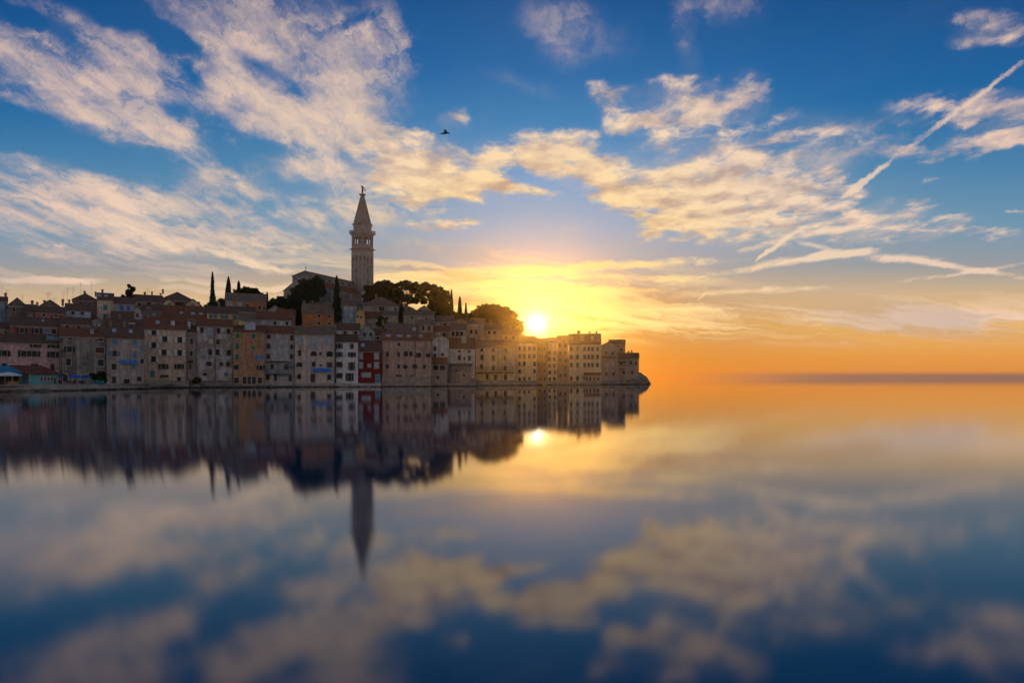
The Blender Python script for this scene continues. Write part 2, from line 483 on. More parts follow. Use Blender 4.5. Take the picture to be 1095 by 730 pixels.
def stone(c=(0.27, 0.24, 0.20), scale=1.0, dark=0.45):
    key = ('st', c, scale, dark)
    if key in _cache: return _cache[key]
    m_, N = new_mat('stone')
    co, oi = obj_coords(N)
    vo = N.node('ShaderNodeTexVoronoi', feature='F1')
    N.put(vo.inputs['Vector'], N.v('MULTIPLY', co, (1.0, 1.0, 1.7)))
    vo.inputs['Scale'].default_value = 1.5 * scale
    n1 = N.noise(co, 0.5 * scale, 6, 0.65)
    n2 = N.noise(co, 3.0 * scale, 4, 0.6)
    sp = N.sep(vo.outputs['Color'])
    col = N.mix(sp[0], tuple(x * 0.75 for x in c), tuple(x * 1.2 for x in c))
    col = N.mix(N.m('MULTIPLY', N.ss(n1, 0.42, 0.68), dark), col, tuple(x * 0.35 for x in c))
    gz = N.sep(N.node('ShaderNodeNewGeometry').outputs['Position'])[2]      # dark wet band of weed at the water line
    wet = N.ss(N.m('MULTIPLY_ADD', N.m('SUBTRACT', n1, 0.5), 0.9, gz), 0.46, 0.08)
    col = N.mix(N.m('MULTIPLY', wet, 0.85), col, (0.022, 0.024, 0.016))
    finish(N, col, 0.92, N.m('ADD', N.m('MULTIPLY', vo.outputs['Distance'], -0.8), n2), 0.10, 0.0, 0.05)
    _cache[key] = m_
    return m_

def plain(name, c, rough=0.7, metal=0.0, var=0.25, spec=0.3, sc=2.0):
    key = ('pp', name, c)
    if key in _cache: return _cache[key]
    m_, N = new_mat(name)
    co, oi = obj_coords(N)
    n = N.noise(co, sc, 4, 0.6)
    col = N.mix(N.ss(n, 0.3, 0.7), tuple(x * (1 - var) for x in c), tuple(min(1, x * (1 + var)) for x in c))
    finish(N, col, rough, n, 0.01, metal, spec)
    _cache[key] = m_
    return m_

def leaf_mat(c):
    key = ('lf', c)
    if key in _cache: return _cache[key]
    m_, N = new_mat('leaves')
    co, oi = obj_coords(N)
    n = N.noise(co, 0.45, 3, 0.6)
    n2 = N.noise(co, 4.0, 2, 0.6)
    col = N.mix(N.ss(N.m('MULTIPLY_ADD', n2, 0.4, N.m('MULTIPLY', n, 0.6)), 0.35, 0.65), tuple(x * 0.6 for x in c), tuple(x * 1.5 for x in c))
    df = N.node('ShaderNodeBsdfDiffuse'); N.put(df.inputs[0], col)
    tr = N.node('ShaderNodeBsdfTranslucent'); N.put(tr.inputs[0], col)
    mx = N.node('ShaderNodeMixShader'); mx.inputs[0].default_value = 0.22
    N.l.new(df.outputs[0], mx.inputs[1]); N.l.new(tr.outputs[0], mx.inputs[2])
    o = N.node('ShaderNodeOutputMaterial'); N.l.new(mx.outputs[0], o.inputs[0])
    _cache[key] = m_
    return m_

def glass_mat():
    if 'gl' in _cache: return _cache['gl']
    m_, N = new_mat('window_glass')
    co, oi = obj_coords(N)
    n = N.noise(co, 0.8, 2, 0.5)
    finish(N, N.mix(n, (0.006, 0.006, 0.008), (0.020, 0.019, 0.021)), 0.35, None, 0, 0.0, 0.12)
    _cache['gl'] = m_
    return m_

TILE_RED = (0.21, 0.080, 0.042)
TILE_BROWN = (0.14, 0.078, 0.055)
TILE_TAN = (0.20, 0.135, 0.095)
TILE_ORANGE = (0.27, 0.105, 0.05)
WOOD = plain('painted_wood', (0.035, 0.028, 0.024))
FRAME = plain('stone_frame', (0.30, 0.27, 0.24), 0.85)
SHUT = {
    'dark': plain('dark_shutter', (0.022, 0.024, 0.026)),
    'white': plain('white_shutter', (0.52, 0.55, 0.53), var=0.12),
    'blue': plain('blue_shutter', (0.07, 0.19, 0.29)),
    'pale': plain('pale_blue_shutter', (0.27, 0.36, 0.41)),
    'green': plain('green_shutter', (0.02, 0.14, 0.075)),
    'brown': plain('brown_shutter', (0.06, 0.028, 0.018)),
    'teal': plain('teal_shutter', (0.03, 0.16, 0.19)),
    'cream': plain('cream_curtain', (0.40, 0.33, 0.24)),
    'deep': plain('deep_blue_shutter', (0.03, 0.13, 0.36)),
}
METAL = plain('grey_metal', (0.05, 0.05, 0.055), 0.5, 0.6)
PATCH_BLUE = (0.23, 0.30, 0.34)

# ------------------------------------------------------------------ windows
_wm = {}
def q(x): return max(0.2, round(x * 8) / 8)

def arch_poly(w, h, n=6):
    r = w / 2
    pts = [(-r, -h / 2), (r, -h / 2)]
    for k in range(n + 1):
        an = math.pi * k / n
        pts.append((r * math.cos(an), h / 2 - r * 0.8 + r * 0.8 * math.sin(an)))
    return pts

def win_meshes(w, h, style):
    key = (w, h, style)
    if key in _wm: return _wm[key]
    arch = style.startswith('a')
    t = 0.14
    fr = MB()
    if arch:
        outer, inner = arch_poly(w + 2 * t, h + 2 * t), arch_poly(w, h)
        n = len(outer)
        vs = [(x, -0.09, z) for x, z in outer] + [(x, -0.09, z) for x, z in inner] + [(x, 0.02, z) for x, z in outer] + [(x, 0.02, z) for x, z in inner]
        fs = []
        for i in range(n):
            j = (i + 1) % n
            fs += [(i, j, n + j, n + i), (2 * n + i, 2 * n + j, j, i), (n + i, n + j, 3 * n + j, 3 * n + i)]
        fr.add(vs, fs)
    else:
        a, b = w / 2, h / 2
        fr.box(-a - t, -a, -0.09, 0.02, -b - t, b + t)
        fr.box(a, a + t, -0.09, 0.02, -b - t, b + t)
        fr.box(-a, a, -0.085, 0.02, b, b + t)
        fr.box(-a - t - 0.06, a + t + 0.06, -0.16, 0.02, -b - t - 0.09, -b - t + 0.05)
        fr.box(-a, a, -0.085, 0.02, -b - t + 0.05, -b)
    fm = fr.mesh('window', FRAME)
    pa = MB()
    if arch:
        pa.prism(arch_poly(w, h), -0.02, 0.01)
    else:
        pa.box(-w / 2, w / 2, -0.02, 0.01, -h / 2, h / 2)
        pa.cur = 1
        pa.box(-0.035, 0.035, -0.045, -0.02, -h / 2, h / 2)
        pa.box(-w / 2, -0.035, -0.043, -0.02, h * 0.12 - 0.03, h * 0.12 + 0.03)
        pa.box(0.035, w / 2, -0.043, -0.02, h * 0.12 - 0.03, h * 0.12 + 0.03)
    pm = pa.mesh('pane', [glass_mat(), WOOD])
    _wm[key] = (fm, pm)
    return _wm[key]

def shutter_mesh(w, h, col):
    key = ('sh', w, h, col)
    if key in _wm: return _wm[key]
    s = MB()
    s.box(-w / 2, w / 2, -0.06, -0.02, -h / 2, h / 2)
    n = max(3, int(h / 0.22))
    for k in range(n):
        z = -h / 2 + 0.1 + (h - 0.2) * (k + 0.5) / n
        s.box(-w / 2 + 0.06, w / 2 - 0.06, -0.085, -0.06, z - 0.05, z + 0.03)
    _wm[key] = s.mesh('shutter', SHUT[col])
    return _wm[key]

def curtain_mesh(w, h, col):
    key = ('cu', w, h, col)
    if key in _wm: return _wm[key]
    s = MB()
    s.box(-w / 2 + 0.02, w / 2 - 0.02, -0.034, -0.022, -h / 2 + 0.05, h / 2 - 0.02)
    _wm[key] = s.mesh('blind', SHUT[col])
    return _wm[key]

def add_window(parent, lx, ly, lz, w, h, style):
    """style: kind:colour.  o open shutters, c closed shutters, d bare dark, a arched, b blind behind the pane, door."""
    kind, _, colr = style.partition(':')
    if kind == 'o':
        ow = q(w * 0.5)
    else:
        ow = q(w)
    h = q(h)
    fm, pm = win_meshes(ow, h, kind)
    f = link('door' if kind == 'door' else 'window', fm, parent, (lx, ly, lz))
    p = link('pane', pm, f)
    if kind == 'o':
        sm = shutter_mesh(q(w * 0.27), h, colr)
        off = ow / 2 + 0.14 + q(w * 0.27) / 2 * 0.9
        link('shutter', sm, f, (-off, -0.075, 0)); link('shutter', sm, f, (off, -0.075, 0))
    elif kind == 'c':
        sm = shutter_mesh(max(0.15, ow / 2 - 0.02), h, colr)
        link('shutter', sm, f, (-ow / 4, -0.045, 0)); link('shutter', sm, f, (ow / 4, -0.045, 0))
    elif kind == 'b':
        link('blind', curtain_mesh(ow, h, colr), f)
    elif kind == 'door':
        sm = shutter_mesh(ow - 0.04, h - 0.02, colr or 'brown')
        link('door_leaf', sm, f, (0, -0.03, 0))
    return f

# ------------------------------------------------------------------ houses
GROUND = []       # places where the ground height is known

def house(label, px0, px1, pye, pyb, d, wall, tile=TILE_BROWN, ridge=None, depth=9.0, kind='eaves', rz=0.0, wins=(), auto=None,
          chim=(), ant=(), peel=0.25, under=(0.2, 0.17, 0.14), dirt=0.5, dormers=(), skylights=(), cat='house', group=None, name='house',
          over=0.35, cornice=True, pipe=None):
    pc = (px0 + px1) / 2
    c = at(pc, pyb, d)
    e = at(pc, pye, d)
    az = math.atan2(c.x, c.y)
    rz = rz - az                      # the fronts follow the curve of the harbour
    ca = math.cos(az)
    fx = d * ca / F                   # metres along the front for one unit of the picture's width
    w = (px1 - px0) * fx
    h = e.z - c.z
    root = link(name, None, None, tuple(c), rz)
    tag(root, label, cat, group)
    GROUND.append((c.x, c.y + 0.5, c.z)); GROUND.append((c.x + depth * math.sin(az), c.y + depth * ca, c.z + depth * 0.10))
    hw = w / 2
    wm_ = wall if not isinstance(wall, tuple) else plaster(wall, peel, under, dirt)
    rp = pye - 6 if ridge is None else ridge
    if kind == 'gable':
        rise = (pye - rp) / F * d
        B = MB(); B.prism([(-hw, -4), (hw, -4), (hw, h), (0, h + rise), (-hw, h)], 0, depth)
        B.build('wall', wm_, root)
        R = MB()
        sl = rise / hw
        zl = h - over * sl
        t = 0.2
        R.slab((-hw - over, -over, zl + t), (0, -over, h + rise + t), (0, depth + over, h + rise + t), (-hw - over, depth + over, zl + t), t * 0.9)
        R.slab((0, -over, h + rise + t + 0.003), (hw + over, -over, zl + t), (hw + over, depth + over, zl + t), (0, depth + over, h + rise + t + 0.003), t * 0.9)
        roof_z = lambda x, y: h + rise * (1 - abs(x) / hw)
        yr = depth / 2
    elif kind == 'flat':
        B = MB(); B.box(-hw, hw, 0, depth, -4, h)
        B.build('wall', wm_, root)
        R = MB(); R.box(-hw - 0.1, hw + 0.1, -0.15, depth + 0.1, h + 0.002, h + 0.22)
        roof_z = lambda x, y: h + 0.2
        yr = depth / 2
    elif kind == 'lean':
        zr = EYE + (HY - rp) / F * (d + depth * ca) - c.z
        rise = max(0.3, zr - h)
        B = MB()
        vs = [(-hw, 0, -4), (hw, 0, -4), (hw, depth, -4), (-hw, depth, -4), (-hw, 0, h), (hw, 0, h), (hw, depth, h + rise), (-hw, depth, h + rise)]
        B.add(vs, [(0, 1, 5, 4), (1, 2, 6, 5), (2, 3, 7, 6), (3, 0, 4, 7), (4, 5, 6, 7), (3, 2, 1, 0)])
        B.build('wall', wm_, root)
        sl = rise / depth; t = 0.2
        R = MB(); R.slab((-hw - over, -over, h - over * sl + t), (hw + over, -over, h - over * sl + t), (hw + over, depth, h + rise + t), (-hw - over, depth, h + rise + t), t * 0.9)
        roof_z = lambda x, y: h + sl * y
        yr = depth * 0.8
    else:
        yr = depth / 2
        zr = EYE + (HY - rp) / F * (d + yr * ca) - c.z
        rise = max(0.6, zr - h)
        sl = rise / yr
        B = MB()
        hip = min(hw * 0.95, yr) if kind == 'hip' else 0.0
        if hip:
            B.box(-hw, hw, 0, depth, -4, h)
        else:
            vs = []
            for x in (-hw, hw):
                vs += [(x, 0, -4), (x, depth, -4), (x, depth, h), (x, yr, h + rise), (x, 0, h)]
            B.add(vs, [(4, 3, 2, 1, 0), (5, 6, 7, 8, 9), (0, 5, 9, 4), (1, 2, 7, 6), (4, 9, 8, 3), (3, 8, 7, 2), (0, 1, 6, 5)])
        B.build('wall', wm_, root)
        R = MB()
        t = 0.2; o_ = over
        zl = h - o_ * sl + t
        zt = h + rise + t
        xr = hw + o_ * 0.6 - hip
        xe = hw + o_ * (1.0 if hip else 0.6)
        R.slab((-xe, -o_, zl), (xe, -o_, zl), (xr, yr, zt), (-xr, yr, zt), t * 0.9)
        R.slab((-xr, yr, zt + 0.003), (xr, yr, zt + 0.003), (xe, depth + o_, zl), (-xe, depth + o_, zl), t * 0.9)
        if hip:
            for s in (-1, 1):
                R.add([(s * xe, -o_, zl), (s * xe, depth + o_, zl), (s * xr, yr, zt)], [(0, 1, 2) if s > 0 else (2, 1, 0)])
        R.tube([(-xr, yr, zt + 0.02), (xr, yr, zt + 0.02)], 0.13, 6)
        roof_z = lambda x, y: h + rise * (1 - abs(y - yr) / yr)
    roof = R.build('roof', tiles(tile), root)
    if cornice and kind != 'flat' and h > 4:
        K = MB(); K.box(-hw - 0.05, hw + 0.05, -0.16, 0.0, h - 0.42, h - 0.14)
        K.build('cornice', FRAME, root)
    for cpx in chim:
        cx_ = (cpx - pc) * fx
        top = 0.7 + RND.random() * 0.6
        z0 = roof_z(cx_, yr)
        K = MB(); s = 0.24 + RND.random() * 0.12
        K.box(cx_ - s, cx_ + s, yr - 0.4, yr + 0.4, z0 - 0.6, z0 + top)
        K.box(cx_ - s - 0.12, cx_ + s + 0.12, yr - 0.52, yr + 0.52, z0 + top + 0.001, z0 + top + 0.16)
        K.box(cx_ - s + 0.05, cx_ + s - 0.05, yr - 0.3, yr + 0.3, z0 + top + 0.161, z0 + top + 0.36)
        K.build('chimney', plaster((0.25, 0.18, 0.14), 0.6), roof)
    for apx, hh in ant:
        ax = (apx - pc) * fx
        z0 = roof_z(max(-hw, min(hw, ax)), yr)
        K = MB(); K.tube([(ax, yr, z0 - 0.3), (ax, yr, z0 + hh * .85)], 0.026, 5)
        for k in range(3):
            L = 0.9 - 0.2 * k
            K.tube([(ax - L, yr, z0 + hh * .85 - 0.2 - 0.45 * k), (ax + L, yr, z0 + hh * .85 - 0.2 - 0.45 * k)], 0.018, 4)
        K.build('antenna', METAL, root)
    for dpx, dpy, dw, dh, colr in dormers:      # little boxes on the roof
        lx = (dpx - pc) * fx
        z0 = EYE + (HY - dpy) / F * (d + 1.6) - c.z
        W_, H_ = dw * fx, dh / F * d
        K = MB(); K.box(lx - W_ / 2, lx + W_ / 2, 1.4, 3.6, z0 - H_ / 2 - 0.8, z0 + H_ / 2)
        dm = K.build('dormer', plaster(colr, 0.0, dirt=0.2), root)
        K = MB(); K.slab((lx - W_ / 2 - 0.15, 1.2, z0 + H_ / 2 + 0.15), (lx + W_ / 2 + 0.15, 1.2, z0 + H_ / 2 + 0.15), (lx + W_ / 2 + 0.15, 3.7, z0 + H_ / 2 + 0.32), (lx - W_ / 2 - 0.15, 3.7, z0 + H_ / 2 + 0.32), 0.13)
        K.build('dormer_roof', tiles(tile), dm)
    for spx, fy, sw, shh in skylights:
        sx_ = (spx - pc) * fx
        W_ = sw * fx
        y0, y1 = fy * yr, min(0.92, fy + shh) * yr
        K = MB(); K.slab((sx_ - W_ / 2, y0, roof_z(sx_, y0) + 0.28), (sx_ + W_ / 2, y0, roof_z(sx_, y0) + 0.28), (sx_ + W_ / 2, y1, roof_z(sx_, y1) + 0.28), (sx_ - W_ / 2, y1, roof_z(sx_, y1) + 0.28), 0.1)
        K.build('skylight', SKYLIGHT, roof)
    ws = list(wins)
    if auto:
        nx, ny, ww, hh, styles, y_first, y_step = auto
        for j in range(ny):
            for i in range(nx):
                if RND.random() < 0.10: continue
                ws.append((px0 + (px1 - px0) * (i + 0.5) / nx + RND.uniform(-.5, .5), y_first + y_step * j + RND.uniform(-.3, .3), ww, hh, styles[RND.randrange(len(styles))]))
    for wx, wy, ww, hh, st in ws:
        add_window(root, (wx - pc) * fx, 0.0, EYE + (HY - wy) / F * d - c.z, ww * fx, hh / F * d, st)
    if pipe is not None:
        K = MB(); x = (pipe - pc) * fx
        K.tube([(x, -0.12, -0.1), (x, -0.12, h - 0.4)], 0.07, 6)
        K.build('drainpipe', METAL, root)
    root['_h'] = h; root['_w'] = w
    return root

SKYLIGHT = plain('skylight_glass', (0.30, 0.38, 0.44), 0.15, 0.0, 0.1, 0.6)

# ------------------------------------------------------------------ the waterfront row, left to right
house('long dusty pink house with dark open shutters behind the turquoise kiosk', -6, 64, 366, 411, 150, (0.48, 0.32, 0.32), TILE_BROWN, 358, 10,
      peel=0.05, dirt=0.3, chim=(3,), wins=[
      (5, 378, 11, 6, 'o:dark'), (25.5, 378, 10, 6, 'o:dark'), (37, 378, 10, 6, 'o:dark'), (57, 378.5, 10, 6, 'o:dark'),
      (38, 369, 10, 4, 'o:dark'), (57.5, 369, 10, 4, 'o:dark'), (5, 391, 5, 5, 'd'), (37, 391, 8, 4, 'd'), (56.5, 392.5, 4.5, 7, 'door:brown')],
      dormers=[(57, 361, 15, 5.5, (0.16, 0.24, 0.30))])
house('grey house with a big dark damp stain down its front and a red roof', 64.5, 112, 359.5, 411.5, 153, (0.28, 0.26, 0.23), TILE_RED, 352, 10,
      peel=0.5, under=(0.12, 0.11, 0.11), dirt=0.8, wins=[
      (75, 361.8, 5, 3, 'd'), (108, 362.3, 5, 3, 'd'), (74.5, 373.5, 10, 6, 'o:dark'), (107, 374, 9, 6, 'c:brown'), (73.5, 387, 5, 7, 'd'), (108, 387.5, 6.5, 7, 'c:dark'),
      (70, 404, 5, 8, 'door:dark'), (90, 404, 6, 8, 'door:blue')], dormers=[(98.5, 354.5, 4, 6, (0.3, 0.4, 0.46))], pipe=66)
house('grey house with pale blue shutters and a blue sheet stretched across its front', 112.5, 154, 361, 412.5, 158, (0.39, 0.34, 0.33), TILE_BROWN, 350, 10,
      peel=0.3, dirt=0.6, wins=[
      (123, 365, 5, 7, 'c:blue'), (144, 365, 4.5, 6.5, 'c:blue'), (122.5, 378, 9.5, 6, 'o:blue'), (144.5, 379, 4, 7.5, 'c:blue'), (152, 372, 3.4, 5, 'c:blue'),
      (122, 392, 4.5, 5.5, 'd'), (143, 392, 4, 6, 'c:blue'), (152.2, 386, 3.5, 5, 'd'), (122, 406, 4, 7, 'door:dark'), (135.5, 408, 6, 6, 'd'), (149, 405, 4.5, 5, 'd')],
      skylights=[(122, 0.45, 4, 0.3), (140, 0.4, 4, 0.3)], pipe=113.5, chim=(118, 133))
house('tall beige house with white open shutters and a terracotta roof', 154.5, 200.5, 351.3, 413, 172, (0.50, 0.40, 0.31), TILE_RED, 341, 11,
      peel=0.0, dirt=0.25, wins=[
      (164.7, 356, 9.5, 5, 'o:white'), (176.2, 362.5, 10, 6, 'o:white'), (192.4, 363, 10, 6, 'o:white'), (164.6, 369.2, 9.5, 6, 'o:white'),
      (175.4, 376.8, 10, 6, 'o:white'), (192.3, 377, 10, 6, 'o:white'), (164.3, 384, 9.5, 6, 'o:white'), (174.8, 391.7, 9, 5.4, 'o:dark'), (191.8, 391.7, 9, 5.4, 'o:dark'),
      (163.4, 399.4, 4, 6.5, 'c:teal'), (175.8, 405, 8, 8, 'door:cream'), (191.5, 405.2, 4, 4.5, 'd')],
      dormers=[(185, 346.6, 4.4, 8, (0.40, 0.48, 0.52))], skylights=[(168.5, 0.4, 4, 0.28)], pipe=199.5, chim=(158,))
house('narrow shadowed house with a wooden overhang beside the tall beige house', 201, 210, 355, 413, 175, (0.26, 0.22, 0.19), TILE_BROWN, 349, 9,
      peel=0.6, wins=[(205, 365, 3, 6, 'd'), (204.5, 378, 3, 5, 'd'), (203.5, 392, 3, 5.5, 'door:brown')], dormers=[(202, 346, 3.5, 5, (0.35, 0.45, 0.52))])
house('grey white house with peeling plaster and many small dark windows', 210.5, 249, 348.6, 414, 178, (0.47, 0.45, 0.46), TILE_RED, 342.5, 10,
      peel=0.62, under=(0.24, 0.21, 0.18), dirt=0.8, wins=[
      (216, 353, 3.6, 5.4, 'd'), (224.5, 355, 5, 8, 'b:pale'), (233.5, 353.4, 3.8, 5.6, 'd'), (244.6, 353.7, 3.8, 5.4, 'd'), (225.4, 365, 3.8, 4.6, 'b:white'), (233, 365.4, 4, 5.4, 'c:brown'),
      (216.4, 376.4, 4, 6, 'b:pale'), (224.8, 376.4, 4, 6, 'd'), (232.8, 376.4, 4, 6, 'd'), (244.8, 376.8, 4.2, 6.4, 'd'), (223.5, 389, 5.4, 4.6, 'd'), (236.5, 389, 4, 4, 'c:brown'), (244, 389, 4, 5, 'd'),
      (219.5, 400, 4, 3, 'd'), (242, 400, 4, 3.4, 'b:teal')], pipe=230, chim=(238.5,))
house('orange ochre house with small green shutters and a row of dark doors', 249.5, 283.3, 355, 413.5, 180, (0.36, 0.21, 0.12), TILE_RED, 349, 10,
      peel=0.0, dirt=0.3, wins=[
      (254.2, 358.8, 3.8, 6, 'c:green'), (253.8, 370.2, 3.8, 6, 'c:green'), (253.6, 381.4, 3.8, 5.6, 'c:green'), (271.2, 358.8, 3.8, 5.6, 'c:green'), (271, 371.6, 3, 3.6, 'c:green'),
      (274.2, 383, 3, 7.5, 'c:blue'), (280, 381.6, 4.2, 5, 'c:blue'), (252.6, 392.6, 5.4, 5, 'c:dark'), (279, 393, 8, 5, 'o:dark'),
      (253, 406.5, 5, 6, 'door:dark'), (261.5, 406.5, 4, 7.5, 'door:dark'), (266.5, 406.5, 4, 7.5, 'door:brown'), (271.5, 406.5, 4, 7.5, 'door:dark'), (278, 406.5, 4.5, 6, 'door:dark')],
      dormers=[(267.4, 348.8, 12, 10, (0.34, 0.38, 0.44))])
h7 = house('grey house with two blue balconies facing the water', 283.6, 315, 356, 413.5, 184, (0.42, 0.39, 0.38), TILE_RED, 349.5, 10,
      peel=0.45, under=(0.26, 0.30, 0.33), wins=[
      (287.5, 359.6, 3.6, 5, 'd'), (287.2, 370, 3.6, 5, 'd'), (287, 381, 3.6, 5.2, 'd'), (312, 361, 3.4, 5.4, 'd'), (312, 370.6, 3.4, 5, 'd'), (311.8, 381.2, 3.4, 5.2, 'd'),
      (301, 366, 4, 5, 'c:pale'), (301, 378, 4, 5, 'c:pale'), (286.6, 403, 3.8, 5.5, 'd'), (294.5, 403.5, 3, 7, 'door:dark'), (302, 403, 5, 6.5, 'b:pale'), (310.5, 404, 3.4, 7, 'door:dark'), (291, 392, 3, 5, 'd'), (306, 392, 4, 5.5, 'door:dark')],
      chim=(313,))
house('weathered stone house with pale blue paint patches and arched windows', 315.5, 358.3, 357, 412.5, 186, (0.46, 0.38, 0.33), TILE_TAN, 350, 10,
      peel=0.46, under=PATCH_BLUE, dirt=0.6, wins=[
      (320.5, 377.3, 3.2, 6, 'd'), (335.4, 378, 6.6, 5, 'a'), (342.6, 378, 2.6, 3, 'd'), (352.6, 378, 6.4, 6, 'a'), (320.4, 389.7, 6.2, 5, 'a'), (335.4, 389.4, 3.4, 5, 'd'),
      (343, 390.5, 2, 2, 'd'), (352.6, 390, 5.4, 5.4, 'b:brown'), (320, 402.4, 4.2, 5.4, 'a'), (334.6, 404, 4.6, 9, 'door:brown'), (352, 403, 4, 6, 'a'),
      (321, 364.3, 4.4, 8, 'c:pale'), (336.2, 363.5, 4.4, 8, 'c:pale'), (353, 364.5, 4.4, 8, 'c:pale')], pipe=358, chim=(313, 335))
house('white house with paired dark shutters next to the red house', 359.4, 383, 365, 412.3, 190, (0.62, 0.60, 0.61), TILE_BROWN, 358.5, 10,
      peel=0.0, dirt=0.3, wins=[
      (362.9, 370, 6.4, 4.6, 'o:dark'), (376.3, 370, 3.4, 4.6, 'd'), (363, 379, 6.4, 4.6, 'o:dark'), (376.3, 379, 7, 4.6, 'o:dark'), (362.9, 389.7, 6.6, 5.2, 'c:dark'), (376, 391.4, 6.4, 8, 'o:dark'),
      (362.8, 401.5, 6.6, 5.2, 'c:dark'), (374, 403, 6.8, 8.4, 'o:dark')])
house('dark red house with pale blue shutters at the waterfront', 383.6, 407.6, 375, 410.8, 193, (0.15, 0.026, 0.020), TILE_BROWN, 365, 9,
      peel=0.0, dirt=0.25, wins=[
      (385.9, 380.5, 4, 6, 'c:pale'), (402.7, 380.5, 4.4, 6, 'c:pale'), (385.9, 390.3, 4, 6, 'c:pale'), (394.9, 390.6, 2.8, 3, 'c:pale'), (402.6, 390.3, 4.4, 6, 'c:pale'),
      (389, 400.6, 4.2, 4.4, 'c:pale'), (394, 400.6, 4.2, 4.4, 'c:pale'), (404, 405, 4.2, 9, 'door:blue')], skylights=[(388, .35, 4, .35)], chim=(399,))
house('broad salmon house with an orange roof full of skylights', 409, 461.5, 363.6, 413.5, 197, (0.48, 0.33, 0.25), TILE_ORANGE, 356.6, 11,
      peel=0.35, under=(0.27, 0.22, 0.18), dirt=0.6, wins=[
      (414.5, 378.6, 3, 5.2, 'c:brown'), (426.3, 378.8, 3, 5, 'c:brown'), (434, 378.2, 4, 5, 'd'), (439.3, 378.2, 3.4, 5, 'c:brown'), (447.7, 379.4, 5, 4.6, 'c:brown'), (458, 379.6, 5, 4.4, 'c:brown'),
      (414.3, 391.8, 3, 4.2, 'd'), (426.2, 391.8, 3, 4.4, 'd'), (433.4, 392, 4, 4.4, 'd'), (443.6, 391.8, 5, 4.6, 'c:brown'), (453.8, 392, 3, 4.4, 'd'), (426.5, 368, 3, 3, 'd'), (440, 402.6, 2.4, 2.6, 'd'), (426.5, 403, 6.5, 5, 'b:brown')],
      skylights=[(415, .4, 5, .3), (427, .4, 6, .3), (437, .4, 4, .3), (450, .4, 4, .3)], pipe=444)
house('small stone annex with a covered orange-roofed loggia', 462, 478, 388.5, 413, 206, (0.36, 0.32, 0.28), TILE_ORANGE, 383, 7,
      peel=0.3, wins=[(466, 393, 5.4, 5, 'd'), (473.2, 393, 5.4, 5, 'd'), (468.2, 403.6, 2.6, 3, 'd')], cornice=False)
house('pale grey house with a plain side wall above the loggia annex', 462.5, 480, 363, 411.5, 220, (0.52, 0.52, 0.50), TILE_TAN, 358.5, 9,
      peel=0.15, wins=[(465, 372.5, 2.6, 4.6, 'd'), (465, 380.5, 2.6, 4.6, 'd'), (473.2, 379, 2.6, 2.4, 'd')], kind='gable')
house('cream white house under a wide brown roof in the middle of the waterfront', 480.5, 508, 372, 411.5, 222, (0.60, 0.57, 0.51), TILE_BROWN, 362, 10,
      peel=0.1, wins=[(491.2, 375.4, 2.6, 2, 'd'), (502, 375.6, 2.6, 2, 'd'), (491.2, 382.2, 2.8, 5, 'c:brown'), (496.6, 383.2, 1.6, 3, 'd'), (502, 382.8, 2.6, 5, 'c:brown'), (485.5, 379.5, 2, 4, 'b:white')],
      dormers=[(496, 361.4, 5, 5, (0.4, 0.38, 0.33))])
house('low plain stone house with a slanting roof at the water', 481, 504, 391.5, 412.8, 213, (0.34, 0.29, 0.24), TILE_TAN, 389, 8, kind='lean',
      peel=0.5, wins=[(488, 396, 2.4, 2, 'd'), (496, 401, 2.6, 3, 'd')], cornice=False)
house('yellow ochre house with a railed terrace halfway up', 509, 552.5, 371, 411.5, 227, (0.58, 0.46, 0.28), TILE_TAN, 364.5, 11,  # ochre wall colour raised to carry some of the sun's golden glow
      peel=0.15, wins=[(515.4, 374, 2.4, 3.4, 'd'), (527.6, 374.4, 2.4, 3.4, 'd'), (541, 374.6, 2.4, 3.4, 'd'), (515.4, 382.2, 2.8, 5.4, 'c:brown'), (527.5, 382.6, 2.8, 5.4, 'c:brown'), (540, 383, 2.8, 5.4, 'c:brown'),
      (515, 392, 3, 4.4, 'd'), (527.5, 393.4, 3, 5, 'door:brown'), (540, 393.6, 3, 5, 'door:brown'), (521, 403, 2.8, 5.6, 'c:brown'), (530, 403.2, 2.8, 5.6, 'c:brown'), (540.4, 403.2, 2.8, 5.6, 'c:brown')], chim=(521, 547))
house('tall yellow house with close rows of small windows beneath the sun', 553, 574, 366, 410.5, 240, (0.60, 0.49, 0.30), TILE_BROWN, 361, 10,  # yellow wall made paler, sun glow put into the colour
      peel=0.2, auto=(4, 5, 2.2, 4.2, ('c:brown', 'd', 'd'), 372.5, 8.2))
house('darker narrow house in a gap of the tall waterfront row', 574.5, 585, 367, 410, 246, (0.26, 0.19, 0.12), TILE_BROWN, 362.5, 10,
      peel=0.4, auto=(2, 5, 2, 3.6, ('d',), 373, 8))
house('slim pale house with two columns of small windows', 585.4, 595.6, 365.5, 409.6, 252, (0.66, 0.56, 0.38), TILE_TAN, 361.5, 10,  # pale wall brightened in its colour to stand in for sun glow
      peel=0.05, auto=(2, 6, 2, 3.6, ('d', 'c:brown'), 370, 7))
house('brown house with a pinkish lower storey set back from its neighbours', 596, 607.5, 363, 409.6, 262, (0.42, 0.30, 0.21), TILE_BROWN, 359.5, 9,
      peel=0.3, under=(0.40, 0.22, 0.17), auto=(2, 5, 2.2, 3.6, ('d',), 369, 8))
